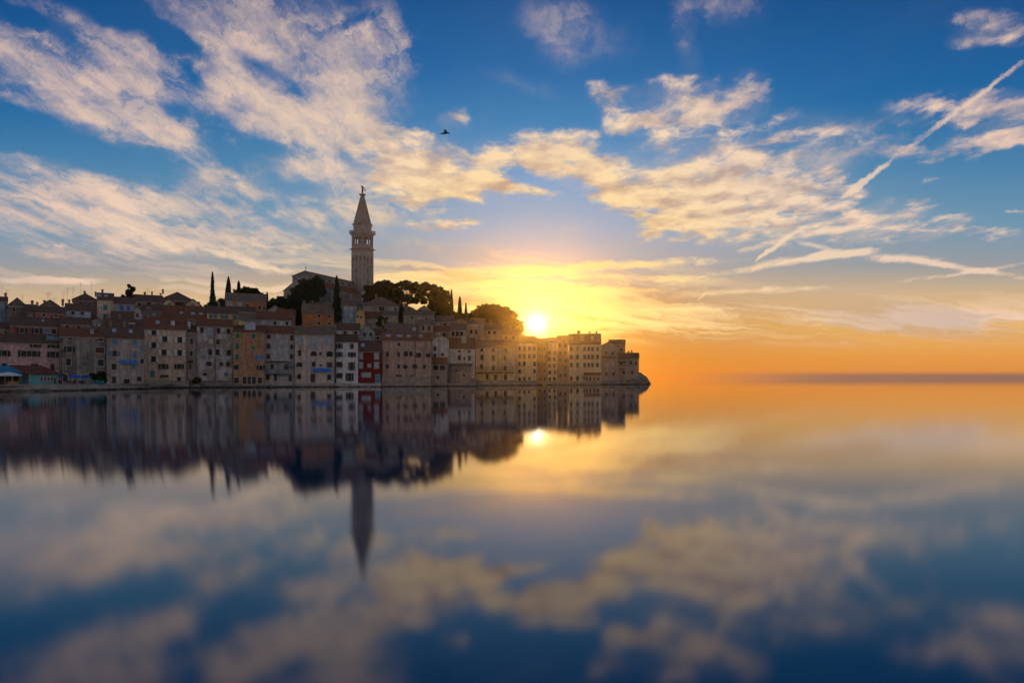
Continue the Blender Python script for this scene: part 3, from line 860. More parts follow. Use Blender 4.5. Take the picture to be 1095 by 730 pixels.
house('broad six storey waterfront block with mansard dormers and chimneys', 608, 642.5, 367.4, 409.4, 262, (0.66, 0.55, 0.36), TILE_BROWN, 357.5, 12,  # wall colour lightened to imitate the glow near the sun
      peel=0.05, dirt=0.3, wins=[(x, y, 2.3, 4.2, s) for x in (610.8, 617.6, 625.2, 629.6, 633.6, 638.8) for y, s in ((373, 'd'), (381.4, 'c:brown'), (390, 'd'), (404.4, 'd'))],
      dormers=[(611.5, 362.8, 4, 6, (0.42, 0.36, 0.26)), (622.5, 362, 5, 8, (0.45, 0.38, 0.28)), (633.5, 362.4, 4, 6, (0.42, 0.36, 0.26)), (639.5, 363, 3.4, 5, (0.42, 0.36, 0.26))], chim=(618, 619.6, 630.5, 638))
house('low annex with a flat tiled roof at the foot of the broad block', 625.5, 641.5, 400.8, 409.6, 257, (0.38, 0.28, 0.20), TILE_BROWN, 398.6, 4, kind='lean',
      peel=0.3, auto=(4, 1, 2.2, 3.6, ('d',), 405, 4), cornice=False)
house('grey gabled house with two roofed balconies near the tip', 642, 660.5, 370, 409.5, 270, (0.44, 0.37, 0.32), TILE_BROWN, 365.5, 11, kind='gable',
      peel=0.35, wins=[(650, 390, 2.4, 4.4, 'b:white'), (655.2, 390, 2.4, 4.4, 'b:white'), (648, 377, 2, 3, 'd'), (656, 400, 2.2, 3.6, 'd'), (648.5, 400, 2.2, 3.6, 'd'), (655, 378, 2, 3, 'd')])
house('stone house with a raised flat block on top behind the grey gable', 651, 668.5, 367.8, 405, 284, (0.37, 0.29, 0.22), TILE_BROWN, 363.6, 9, peel=0.2,
      wins=[(664.5, 374, 2, 3, 'd'), (664.5, 381, 2, 3, 'd')])
house('last stone house of the row standing over the rocks', 660.8, 683.2, 383, 408.6, 276, (0.44, 0.35, 0.27), TILE_BROWN, 378, 10,
      peel=0.45, wins=[(664, 388.2, 2, 3.4, 'd'), (670, 387.6, 2.2, 4, 'b:white'), (674.6, 387.8, 2.2, 4, 'd'), (680, 388.4, 2, 3.4, 'd'), (667, 398, 2.2, 3, 'd'), (676, 398, 2.2, 3, 'd')], chim=(672, 675.5))

# ------------------------------------------------------------------ second row, roofs just above the waterfront
house('red brown house with one lit looking window above the pink house', 11, 64, 348.2, 370, 178, (0.24, 0.10, 0.085), TILE_BROWN, 340.5, 10, peel=0.1,
      wins=[(23.6, 353.6, 9, 5, 'o:dark'), (39.4, 353.6, 9, 5, 'o:dark'), (50, 353.6, 6, 5, 'b:blue'), (58, 353.6, 5, 5, 'd')], skylights=[(46, .55, 3, .2)])
house('small grey house with a lean roof at the left edge of the town', -8, 11, 351.4, 372, 176, (0.25, 0.22, 0.20), TILE_BROWN, 346, 8, peel=0.4, wins=[(5, 354.8, 5, 4, 'd'), (-2, 355, 4, 4, 'd')])
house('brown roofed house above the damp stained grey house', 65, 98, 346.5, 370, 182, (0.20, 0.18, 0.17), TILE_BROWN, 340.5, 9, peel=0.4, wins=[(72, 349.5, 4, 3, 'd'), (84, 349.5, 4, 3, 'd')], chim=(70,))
house('small blue grey house with a white arched gable', 97, 110, 344, 366, 186, (0.27, 0.32, 0.35), TILE_BROWN, 339.5, 8, kind='gable', peel=0.1, wins=[(101, 347, 3, 4, 'b:white'), (106, 347, 3, 4, 'b:white')])
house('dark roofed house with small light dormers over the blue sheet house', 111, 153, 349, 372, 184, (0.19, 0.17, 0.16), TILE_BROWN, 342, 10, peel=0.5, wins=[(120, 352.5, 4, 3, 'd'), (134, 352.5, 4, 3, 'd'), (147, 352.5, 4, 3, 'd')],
      dormers=[(141, 346.4, 8, 4, (0.36, 0.38, 0.42))], chim=(116, 128))
house('flat roofed grey house with a white water tank colour wall behind the beige house', 153.5, 172, 338.6, 360, 192, (0.22, 0.20, 0.19), TILE_TAN, 333.5, 10, peel=0.3, dormers=[(165, 338, 3, 6, (0.33, 0.41, 0.48))])
house('long brown tiled house with two bluish roof windows', 172.5, 221, 340.5, 362, 200, (0.24, 0.17, 0.14), TILE_RED, 332.5, 11, peel=0.3, skylights=[(206.5, .5, 4, .25), (215.5, .5, 4, .25), (194, .6, 3, .2)], chim=(199,))
house('yellow house with teal window pairs below the orange house', 221.5, 255, 334.8, 358, 205, (0.50, 0.36, 0.15), TILE_BROWN, 328.5, 9, peel=0.0, dirt=.25,
      wins=[(225.6, 338.2, 3.4, 4, 'c:teal'), (230.2, 338.2, 3.4, 4, 'c:teal'), (237.4, 338.4, 3.4, 4, 'c:teal'), (242, 338.4, 3.4, 4, 'c:teal'), (250.8, 339, 3.6, 4.4, 'c:teal')], chim=(234,))
house('pale yellow gabled house with a slanting roofline above the ochre house', 255.5, 273.4, 341.5, 364, 198, (0.52, 0.43, 0.20), TILE_TAN, 335, 9, kind='lean', peel=0.0, dirt=.2,
      wins=[(262, 341.6, 3, 1.6, 'd'), (269, 342.8, 3.4, 1.6, 'd')])
house('low house with pale blue walls and a long red roof', 274, 311.5, 341.4, 364, 206, (0.30, 0.35, 0.38), TILE_RED, 334.2, 10, peel=0.1, wins=[(281, 345, 3, 4, 'b:white'), (294, 345.4, 3, 4, 'd'), (300.5, 345.4, 3, 4, 'b:white'), (307, 345.4, 3, 4, 'd')])
house('terrace house with a glazed bluish top floor above the white house', 359.8, 385, 352.4, 372, 201, (0.30, 0.36, 0.40), TILE_BROWN, 346.6, 8, peel=0.2, wins=[(363, 355.4, 3.4, 3.6, 'b:white'), (369, 355.4, 3.4, 3.6, 'd'), (374.6, 355.4, 3.4, 3.6, 'b:white'), (380.4, 355.4, 3.4, 3.6, 'd')])
house('small white blue gabled house over the dark red house', 385.5, 401, 354.5, 376, 207, (0.36, 0.42, 0.46), TILE_BROWN, 347.5, 8, kind='gable', peel=0.2, wins=[(390, 357.5, 2.6, 3, 'd'), (396.5, 357.5, 2.6, 3, 'd')])
house('dim brown house squeezed between the red and the salmon house', 400, 413, 358, 376, 210, (0.24, 0.19, 0.16), TILE_BROWN, 352, 8, peel=0.3, wins=[(404, 361.4, 2.6, 3, 'd'), (409, 361.4, 2.6, 3, 'b:pale')])
house('house with a plain tan roof above the salmon house', 411, 446, 356, 376, 214, (0.26, 0.21, 0.17), TILE_TAN, 346.5, 12, peel=0.3, dormers=[(443, 352, 4, 5, (0.36, 0.42, 0.44))], chim=(409,))
house('stone house with two tall dark shutters beside the salmon roof', 446.5, 463, 347, 372, 222, (0.33, 0.27, 0.22), TILE_TAN, 342.5, 8, peel=0.3, wins=[(452.6, 350.6, 2.6, 5, 'c:dark'), (458.8, 350.8, 2.6, 5, 'c:dark'), (452.6, 357, 2.2, 2, 'd')])
house('pillared terrace house with red tiles between stone houses', 463.5, 481, 354, 376, 232, (0.33, 0.26, 0.20), TILE_RED, 349.5, 8, peel=0.3, wins=[(469, 357, 3, 3, 'b:white'), (475, 357.5, 3, 3.4, 'd')])
house('loggia house with four white posts under an ochre roof', 481.5, 499, 352.5, 376, 240, (0.40, 0.32, 0.24), TILE_TAN, 347, 8, peel=0.2, wins=[(484.5, 357, 3, 5, 'd'), (489, 357, 3, 5, 'd'), (493.6, 357, 3, 5, 'd')])
house('stone house with a little white sign like window under its eave', 499.5, 518, 346, 374, 246, (0.38, 0.29, 0.20), TILE_TAN, 341.5, 9, peel=0.3, wins=[(508, 347.4, 5, 2.2, 'b:white'), (504, 354.6, 2.4, 4.4, 'd'), (509.2, 355, 2.4, 4.4, 'd')])
house('hazy golden house under the wooded mound', 518.5, 536, 351.5, 374, 250, (0.40, 0.31, 0.20), TILE_TAN, 346, 9, peel=0.2, wins=[(523, 355.4, 2.4, 3.4, 'd'), (529, 355.4, 2.4, 3.4, 'd')], chim=(525,))
house('low golden house at the right end of the upper rows', 536.5, 556, 357.5, 378, 258, (0.40, 0.31, 0.20), TILE_BROWN, 352.4, 9, peel=0.2, wins=[(541, 361, 2.4, 3.2, 'd'), (549, 361, 2.4, 3.2, 'd')], chim=(546,))
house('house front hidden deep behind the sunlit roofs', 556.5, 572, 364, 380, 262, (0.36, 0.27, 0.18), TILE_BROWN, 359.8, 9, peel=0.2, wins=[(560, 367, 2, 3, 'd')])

# ------------------------------------------------------------------ third row
house('blue washed house under a dark roof at the far left', -9, 8, 321.5, 345, 208, (0.16, 0.24, 0.30), TILE_BROWN, 318, 8, peel=0.2, wins=[(2, 326, 4, 5, 'b:pale')], chim=(6,), ant=((2, 4.5), (7.5, 3.2)))
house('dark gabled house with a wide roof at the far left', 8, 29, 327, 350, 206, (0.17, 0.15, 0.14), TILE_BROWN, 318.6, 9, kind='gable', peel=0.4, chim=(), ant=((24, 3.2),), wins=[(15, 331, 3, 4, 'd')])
house('low house with a red gable and a pale blue ledge', 27, 40, 333, 352, 203, (0.20, 0.12, 0.11), TILE_BROWN, 326.5, 8, peel=0.2, chim=(34.5, 40), wins=[(33, 337.4, 4, 3, 'b:pale')])
house('long low house with a rose red wall', 37.5, 70.5, 334.2, 354, 201, (0.31, 0.12, 0.12), TILE_BROWN, 328.5, 9, peel=0.05, wins=[(47, 337, 3, 3, 'd'), (60, 337, 3, 3, 'd')])
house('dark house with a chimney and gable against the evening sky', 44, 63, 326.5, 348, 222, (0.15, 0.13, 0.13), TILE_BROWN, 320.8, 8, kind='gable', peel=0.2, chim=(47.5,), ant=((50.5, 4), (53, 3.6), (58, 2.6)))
house('pale blue low wall house with many aerials', 70, 97, 331.6, 352, 212, (0.33, 0.42, 0.50), TILE_BROWN, 325.8, 8, peel=0.1, chim=(67, 74), ant=((68, 4.6), (72, 6.2), (78, 6.6)), wins=[(78, 334.6, 3, 3, 'd'), (88, 334.6, 3, 3, 'd')])
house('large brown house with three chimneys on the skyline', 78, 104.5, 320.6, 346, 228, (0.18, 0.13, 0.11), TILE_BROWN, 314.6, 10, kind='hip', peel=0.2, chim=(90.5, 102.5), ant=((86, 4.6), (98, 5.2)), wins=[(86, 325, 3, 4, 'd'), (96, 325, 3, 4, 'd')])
house('cream house with teal shutters and bright skylights', 104, 121.5, 320.2, 346, 222, (0.55, 0.47, 0.33), TILE_BROWN, 314.2, 9, peel=0.0, dirt=.2, wins=[(112.6, 328.6, 4, 5, 'c:teal'), (112.4, 338, 4, 4.4, 'c:teal')], skylights=[(106, .4, 4, .3), (113.5, .4, 4, .3)], chim=(109.5,))
house('grey blue house with two bright blue windows', 121.5, 144, 324.4, 350, 224, (0.26, 0.26, 0.30), TILE_BROWN, 318.6, 9, peel=0.1, wins=[(130, 329, 4, 5, 'c:deep'), (137.6, 329.2, 4.4, 5, 'c:deep')])
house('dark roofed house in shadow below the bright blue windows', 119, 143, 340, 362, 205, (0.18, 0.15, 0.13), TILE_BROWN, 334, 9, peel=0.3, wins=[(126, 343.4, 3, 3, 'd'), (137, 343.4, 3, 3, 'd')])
house('house with a narrow whitish gable end', 142.5, 151.5, 333, 356, 214, (0.42, 0.40, 0.44), TILE_BROWN, 327.5, 8, kind='gable', peel=0.1, wins=[(147, 337, 2.4, 3, 'd')])
house('grey stone house with tall chimneys on the skyline', 143.5, 174, 322, 346, 240, (0.25, 0.22, 0.20), TILE_BROWN, 316.2, 9, peel=0.5, chim=(154.8, 162.6, 172), ant=((158, 3),), wins=[(159, 325.4, 5, 4, 'd'), (149, 326, 3, 4, 'd'), (169, 326, 3, 4, 'd')])
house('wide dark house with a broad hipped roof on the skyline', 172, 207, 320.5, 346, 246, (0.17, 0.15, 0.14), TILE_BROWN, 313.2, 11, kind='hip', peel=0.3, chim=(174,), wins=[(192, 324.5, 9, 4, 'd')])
house('cream yellow gabled house with one dark window, left of a pair', 173.5, 187, 325, 346, 232, (0.52, 0.44, 0.28), TILE_BROWN, 320, 8, kind='gable', peel=0.0, wins=[(181.6, 325.8, 3.4, 3.4, 'd')])
house('cream yellow gabled house with one dark window, right of a pair', 199, 214, 325.4, 346, 230, (0.52, 0.44, 0.28), TILE_BROWN, 319.8, 8, kind='gable', peel=0.0, wins=[(206.4, 327, 3.6, 3.8, 'd')], chim=(212.6,))
house('low red brown house below the pair of cream gables', 176, 220, 333.4, 354, 218, (0.24, 0.14, 0.11), TILE_RED, 328, 9, peel=0.2, wins=[(184, 336, 3, 3, 'd'), (196, 336, 3, 3, 'b:white'), (210, 336, 3, 3, 'd')], chim=(181,))
house('small brown house with a white dormer left of the beige house', 152, 176, 332.6, 354, 216, (0.22, 0.17, 0.15), TILE_BROWN, 326.8, 8, peel=0.3, dormers=[(159, 331, 5, 4, (0.42, 0.36, 0.32))], wins=[(166, 335.4, 3, 3, 'd')])
house('broad orange house with one bluish white wall panel', 241, 285, 321.6, 348, 238, (0.36, 0.155, 0.075), TILE_TAN, 314.6, 10, peel=0.0, dirt=.3, wins=[(245.6, 325, 6, 4.6, 'b:pale'), (256.4, 325, 4.4, 4.6, 'b:pale'), (264.6, 327.2, 3, 4, 'd'), (277.6, 328.4, 3, 3.8, 'd'), (282.4, 328.6, 2.2, 4, 'd')], chim=(250,))
house('little grey house with a dark window under the orange house', 254, 273, 333, 352, 222, (0.27, 0.26, 0.27), TILE_BROWN, 328.6, 7, kind='lean', peel=0.3, wins=[(261.6, 334.4, 2.6, 3, 'd')])
house('small grey gabled house among bushes right of the orange house', 286, 302, 332, 352, 236, (0.28, 0.29, 0.31), TILE_TAN, 326.6, 8, kind='gable', peel=0.3, wins=[(294, 334.4, 3, 3.4, 'd')], chim=(301,))
house('red roofed house in front of the dark trees', 296, 316, 336.6, 354, 226, (0.30, 0.15, 0.10), TILE_RED, 331.6, 8, peel=0.1, wins=[(302, 339.4, 3, 3, 'd'), (310, 339.4, 3, 3, 'd')])
house('bright orange gabled house with four small dark windows', 323, 357, 334.6, 356, 224, (0.38, 0.165, 0.075), TILE_TAN, 325.6, 9, peel=0.0, dirt=.3, wins=[(341, 337.6, 2.6, 3, 'd'), (352.4, 337.8, 2.6, 3, 'd'), (341, 345.4, 2.6, 3, 'd'), (352.4, 345.6, 2.6, 3, 'd')], chim=(325, 334))
house('tall pale blue house right of the big cypress', 366.5, 381, 326.4, 356, 230, (0.30, 0.40, 0.47), TILE_TAN, 321.8, 8, peel=0.1, wins=[(369.6, 329.4, 3, 3.6, 'b:white'), (376, 329.4, 3, 3.6, 'b:white'), (369.4, 337, 3, 4.4, 'c:pale'), (375.6, 337, 3, 5, 'b:white'), (371, 345, 3, 4, 'c:pale')])
house('small yellow house with two round dark openings', 380.5, 390, 334, 356, 228, (0.50, 0.34, 0.16), TILE_BROWN, 329.5, 7, kind='gable', peel=0.1, wins=[(382.4, 338.4, 2, 2.2, 'd'), (386.2, 339, 2, 2.2, 'd')])
house('wide tan roofed house with a red wall panel under the pines', 388, 427, 326.6, 350, 250, (0.30, 0.26, 0.23), TILE_TAN, 318.6, 12, kind='hip', peel=0.2, wins=[(408, 329.6, 6, 5, 'c:brown'), (418, 329.4, 4.4, 4, 'b:pale'), (423, 330.6, 2.2, 2.4, 'd')], chim=(402,))
house('house with a brown roof and cream wall left of the round bush', 389.5, 409, 340, 360, 236, (0.34, 0.27, 0.22), TILE_RED, 334, 9, peel=0.2, wins=[(396, 343.6, 3, 3.6, 'b:pale'), (403, 343.8, 2.4, 3.4, 'b:white')])
house('stone fronted house right of the round bush', 408.5, 425.5, 337, 360, 238, (0.34, 0.26, 0.19), TILE_TAN, 333, 8, kind='lean', peel=0.4, wins=[(414, 340, 2.6, 3.4, 'd'), (421, 341, 2.6, 3.4, 'b:pale')])
house('stone house with a flat long front under the pines', 431.5, 463, 337, 360, 240, (0.31, 0.25, 0.20), TILE_TAN, 332.4, 8, peel=0.4, wins=[(440.6, 335.6 + 4, 2.2, 2.4, 'd'), (448, 341, 3, 3, 'b:white'), (456, 341, 2.2, 3, 'd')])
house('pale gabled house half hidden in trees on the hill', 443, 464, 334, 356, 250, (0.38, 0.34, 0.30), TILE_TAN, 326.8, 9, kind='gable', peel=0.3, wins=[(449.4, 333, 2.2, 4, 'd'), (456.6, 336, 2.2, 3.6, 'd')])
house('terraced stone house below the right hand cypresses', 464, 486, 343.4, 366, 250, (0.35, 0.27, 0.20), TILE_TAN, 338.4, 8, peel=0.4, wins=[(469, 346.6, 2.6, 3, 'b:white'), (476, 346.8, 2.6, 3, 'd')])
house('golden brown house with a lean roof beneath the cypresses', 484, 502, 345, 366, 256, (0.37, 0.28, 0.19), TILE_TAN, 340.6, 8, kind='gable', peel=0.3, wins=[(490, 347.6, 2.4, 3, 'd'), (496, 347.8, 2.4, 3, 'd')], chim=(480,))

# ------------------------------------------------------------------ terrain under the town
SHORE = [(-12, 424, 112), (20, 0, 118), (60, 0, 124), (110, 0, 136), (154, 0, 152), (165, 0, 169), (204, 0, 174), (284, 0, 180), (360, 0, 188), (410, 0, 194), (462, 0, 203), (510, 0, 222), (553, 0, 235), (585, 0, 247), (610, 0, 256), (643, 0, 264), (662, 0, 270), (686, 0, 282)]
shore_pts = [((px - CX) / F * d, d - 0.6) for px, _, d in SHORE]
shore_pts = [(-170, 100), (-120, 106)] + shore_pts + [(58, 292), (62, 315), (50, 350), (30, 400), (-20, 450), (-90, 480), (-200, 480)]

def seg_dist(p, a, b):
    ax, ay = a; bx, by = b
    vx, vy = bx - ax, by - ay
    t = max(0, min(1, ((p[0] - ax) * vx + (p[1] - ay) * vy) / (vx * vx + vy * vy)))
    return math.hypot(p[0] - ax - t * vx, p[1] - ay - t * vy)

def inside(p):
    poly = shore_pts + [(-420, 480), (-420, 100)]
    c = False
    j = len(poly) - 1
    for i in range(len(poly)):
        xi, yi = poly[i]; xj, yj = poly[j]
        if (yi > p[1]) != (yj > p[1]) and p[0] < (xj - xi) * (p[1] - yi) / (yj - yi) + xi:
            c = not c
        j = i
    return c

def shore_d(p):
    m = min(seg_dist(p, shore_pts[i], shore_pts[i + 1]) for i in range(len(shore_pts) - 1))
    return m if inside(p) else -m

HILL = [(-104, 360, 42.5), (-88, 385, 46), (-70, 380, 45), (-120, 395, 40), (-150, 380, 30), (-160, 340, 26), (-185, 300, 22), (-230, 260, 18), (-60, 340, 39), (-40, 350, 36), (-20, 345, 31),
        (-5, 335, 30), (10, 330, 22), (24, 320, 9), (40, 330, 5), (-10, 400, 22), (-60, 430, 28), (-130, 440, 22), (-260, 330, 18), (-300, 240, 12), (-120, 320, 34), (-90, 320, 36), (-95, 345, 41)]
CTRL = GROUND + HILL
FRONT = [(-20, 150), (64, 152), (112, 156), (154, 163), (160, 173), (204, 177), (284, 183), (360, 190), (410, 196), (478, 206), (510, 225), (553, 238), (585, 250), (643, 264), (686, 279)]
FRONT = [(-260, 150)] + [((px - CX) / F * d, d) for px, d in FRONT] + [(90, 285)]
def behind_front(x, y):
    for (ax, ay), (bx, by) in zip(FRONT[:-1], FRONT[1:]):
        if ax <= x <= bx:
            return y - (ay + (by - ay) * (x - ax) / (bx - ax))
    return y - 150
def ground_z(x, y):
    sd = shore_d((x, y))
    if sd < -1.5: return max(-3.0, sd * 0.9)
    num = den = 0.0
    for gx, gy, gz in CTRL:
        w = 1.0 / ((gx - x) ** 2 + (gy - y) ** 2 + 3.0) ** 1.7
        num += w * gz; den += w
    z = num / den - 0.35
    return min(z, 0.25 + min(.5, max(0, sd) * .3) + max(0, behind_front(x, y)) * 1.2) if sd > 0 else 0.25 + sd

GX0, GX1, GY0, GY1, GS = -320, 76, 96, 492, 4.0
nx, ny = int((GX1 - GX0) / GS) + 1, int((GY1 - GY0) / GS) + 1
T = MB()
for j in range(ny):
    for i in range(nx):
        x, y = GX0 + i * GS, GY0 + j * GS
        T.v.append((x, y, ground_z(x, y) + 0.15 * mnoise.noise(Vector((x * .2, y * .2, 0)))))
for j in range(ny - 1):
    for i in range(nx - 1):
        T.f.append((j * nx + i, j * nx + i + 1, (j + 1) * nx + i + 1, (j + 1) * nx + i))
        T.mi.append(0)
m_, N = new_mat('hill_ground')
tcn = N.node('ShaderNodeTexCoord')
n1 = N.noise(tcn.outputs['Object'], 0.12, 5, 0.6); n2 = N.noise(tcn.outputs['Object'], 1.2, 4, 0.6)
finish(N, N.mix(N.ss(n1, .4, .6), N.mix(n2, (0.05, 0.06, 0.025), (0.10, 0.09, 0.05)), N.mix(n2, (0.16, 0.14, 0.11), (0.24, 0.20, 0.16))), 0.95, n2, 0.2)
tag(T.build('hill_terrain', m_, smooth=True), kind='structure')

# ------------------------------------------------------------------ sea
m_, N = new_mat('sea_water')
tcn = N.node('ShaderNodeTexCoord')
pos = tcn.outputs['Object']
sp = N.sep(pos)
# calm under the houses, faintly ruffled by air further out in the bay
dist = sp[1]
big = N.noise(N.v('MULTIPLY', pos, (1.0, 0.35, 1.0)), 0.05, 3, 0.5)
dn = N.m('DIVIDE', N.m('ADD', dist, N.m('MULTIPLY', N.m('SUBTRACT', big, 0.5), 6.0)), 200.0, clamp=True)
g3 = lambda *st: N.sep(N.ramp(dn, [(p, (v, v, v)) for p, v in st], 'LINEAR'))[0]
rough = g3((0.0, .082), (0.03, .081), (0.085, .074), (0.16, .076), (0.32, .066), (0.6, .044), (0.9, .032))
# the slopes run mostly along the shore (small cross ripples), hardly towards the viewer's side
anis = N.m('MULTIPLY', g3((0.0, .34), (0.03, .36), (0.085, .44), (0.16, .48), (0.32, .54), (0.6, .60), (0.9, .64)), -1.0)
gl = N.node('ShaderNodeBsdfAnisotropic', distribution='BECKMANN')
N.put(gl.inputs['Color'], (1.0, 1.0, 1.0)); N.put(gl.inputs['Roughness'], rough); N.put(gl.inputs['Anisotropy'], anis); N.put(gl.inputs['Tangent'], N.xyz(1.0, 0.0, 0.0))
df = N.node('ShaderNodeBsdfDiffuse'); N.put(df.inputs[0], (0.002, 0.036, 0.095))
fr = N.node('ShaderNodeFresnel'); fr.inputs[0].default_value = 1.5
fac = fr.outputs[0]
mx = N.node('ShaderNodeMixShader'); N.put(mx.inputs[0], fac)
N.l.new(df.outputs[0], mx.inputs[1]); N.l.new(gl.outputs[0], mx.inputs[2])
o = N.node('ShaderNodeOutputMaterial'); N.l.new(mx.outputs[0], o.inputs[0])
S = MB(); R_ = 1000.0
S.add([(-R_, -400, 0), (R_, -400, 0), (R_, R_, 0), (-R_, R_, 0)], [(0, 1, 2, 3)])
tag(S.build('sea_water', m_), kind='structure')

# ------------------------------------------------------------------ quay wall and shore
STONE = stone()
STONE_DARK = stone((0.20, 0.175, 0.145), 1.4, 0.6)
Q = MB()
QP = [(-30, 108), (-8, 114), (20, 118.5), (60, 124.5), (100, 134), (130, 143), (154, 152.5)]
qp = [((px - CX) / F * d, d) for px, d in QP]
for (a, b) in zip(qp[:-1], qp[1:]):
    Q.add([(a[0], a[1], -2), (b[0], b[1], -2), (b[0], b[1] + 2.2, -2), (a[0], a[1] + 2.2, -2), (a[0], a[1] + .35, 1.0), (b[0], b[1] + .35, 1.0), (b[0], b[1] + 2.2, 1.0), (a[0], a[1] + 2.2, 1.0)],
          [(0, 1, 5, 4), (4, 5, 6, 7), (2, 3, 7, 6)])
quay = Q.build('quay_wall', stone((0.36, 0.33, 0.29), 1.2, .4))
tag(quay, 'long pale stone quay wall along the water at left', 'quay wall')
K = MB()
for (a, b) in zip(qp[:-1], qp[1:]):
    K.slab((a[0], a[1] + .15, 1.22), (b[0], b[1] + .15, 1.22), (b[0], b[1] + .9, 1.22), (a[0], a[1] + .9, 1.22), .2)
K.build('coping', stone((0.34, 0.31, 0.27), .6, .2), quay)
P_ = MB()
for (a, b) in zip(qp[:-1], qp[1:]):
    P_.add([(a[0], a[1] + 1.0, 1.004), (b[0], b[1] + 1.0, 1.004), (b[0] + 2, 168, 1.004), (a[0] + 2, 168, 1.004)], [(0, 1, 2, 3)])
tag(P_.build('pavement', stone((0.26, 0.24, 0.22), .8, .2)), kind='structure')

def rock(rng, r, name='rock'):
    bm = bmesh.new(); bmesh.ops.create_icosphere(bm, subdivisions=3, radius=1.0)
    off = Vector((rng.random() * 50, rng.random() * 50, 0))
    for v in bm.verts:
        n = mnoise.noise(v.co * 1.3 + off) * .45 + mnoise.noise(v.co * 3.1 + off) * .2
        v.co *= r * (1 + n)
        v.co.z *= 0.62
    me = bpy.data.meshes.new(name); bm.to_mesh(me); bm.free()
    me.materials.append(STONE_DARK)
    return me
rr = random.Random(3)
rock_meshes = [rock(rr, 1.0) for _ in range(7)]
def put_rock(px, d, r, label, group, sz=1.0, z=0.0):
    x = (px - CX) / F * d
    o_ = link('rock', rock_meshes[rr.randrange(7)], None, (x, d, z), rr.random() * 6)
    o_.scale = (r, r, r * sz)
    tag(o_, label, 'rock', group)
# rocks off the last house
for px, d, r, sz in [(664, 270, 1.6, 1), (667, 271, 2.2, 1.1), (671, 271, 1.8, 1), (674, 272, 2.4, 1.2), (678, 273, 2.0, 1.1), (681, 274, 2.6, 1.4), (684, 276, 2.4, 1.5), (687, 278, 2.0, 1.2), (690, 279, 1.3, .8), (686, 282, 2.8, 1.5), (691.5, 281, .8, .7), (669.5, 269.5, 1.0, .8)]:
    put_rock(px, d, r, 'dark boulder in the rocky tip below the last house', 'boulders at the tip of the town', sz)
for k in range(80):
    t = rr.random()
    px = 205 + t * 460
    i = next(j for j in range(len(SHORE) - 1) if SHORE[j + 1][0] >= px)
    f = (px - SHORE[i][0]) / (SHORE[i + 1][0] - SHORE[i][0])
    d = SHORE[i][2] + f * (SHORE[i + 1][2] - SHORE[i][2])
    put_rock(px, d - rr.uniform(.6, 1.6), rr.uniform(.4, 1.5), 'low dark rock at the water line below the house walls', 'rocks along the water line', rr.uniform(.5, .9))
for k in range(26):
    t = rr.random() ** .8
    px = 4 + t * 195
    i = next(j for j in range(len(QP) - 1) if QP[j + 1][0] >= min(px, 154))
    f = (min(px, 154) - QP[i][0]) / (QP[i + 1][0] - QP[i][0])
    d = QP[i][1] + f * (QP[i + 1][1] - QP[i][1]) + max(0, (px - 154)) * .35
    put_rock(px, d - 0.5, rr.uniform(.35, .8), 'low dark rock at the foot of the stone quay wall', 'rocks below the quay wall', rr.uniform(.4, .7))

# stone footings that carry the waterfront houses out of the water
def footing(label, px0, px1, pyt, d, depth, dy=0.6, mat=None):
    c, rz_, hw_ = front_frame(px0, px1, pyt, d)
    B = MB()
    z = -2 - c.z
    B.add([(-hw_, -dy, z), (hw_, -dy, z), (hw_, depth, z), (-hw_, depth, z), (-hw_, -dy * .3, 0), (hw_, -dy * .3, 0), (hw_, depth, 0), (-hw_, depth, 0)],
          [(0, 1, 5, 4), (1, 2, 6, 5), (3, 0, 4, 7), (4, 5, 6, 7), (2, 3, 7, 6)])
    o_ = B.build('stone_footing', mat or STONE, None, tuple(c), rz_)
    tag(o_, label, 'footing')
footing('stone terrace wall below the tall beige house', 154, 202, 406.8, 168.5, 3.2, 1.0)
footing('rough dark stone base under the grey white peeling house', 205.5, 249, 406.5, 176.2, 1.6, .8, STONE_DARK)
footing('low stone sill under the orange ochre house', 249.3, 284, 411.8, 178.4, 1.4, .7)
footing('low dark slip under the house with blue balconies', 284.2, 315, 412, 182, 1.6, .8, STONE_DARK)
footing('pale stone ledge below the weathered stone house', 315.3, 357.5, 410, 183.6, 2.2, 1.0)
footing('pale stone ledge below the white and red houses', 358.2, 408, 409.6, 187.6, 5, .8, stone((0.34, 0.32, 0.30), 1.0, .3))
footing('rough stone base under the broad salmon house', 408.5, 461, 402.6, 195.6, 1.2, 1.0)
footing('stone base between the loggia annex and the ochre house', 461.5, 509, 409.6, 204, 2, .8)
footing('small square stone jetty house base at the water', 495, 508.4, 404.4, 210.5, 2.2, .3)
footing('long stone terrace below the ochre and yellow houses', 509.4, 574, 406.6, 224.4, 8, .8)
footing('stone landing below the hazy tall houses', 574.4, 643, 407.4, 247, 9, .8)
footing('stone footing below the grey gabled house', 643.3, 664, 407, 266, 5, .8)

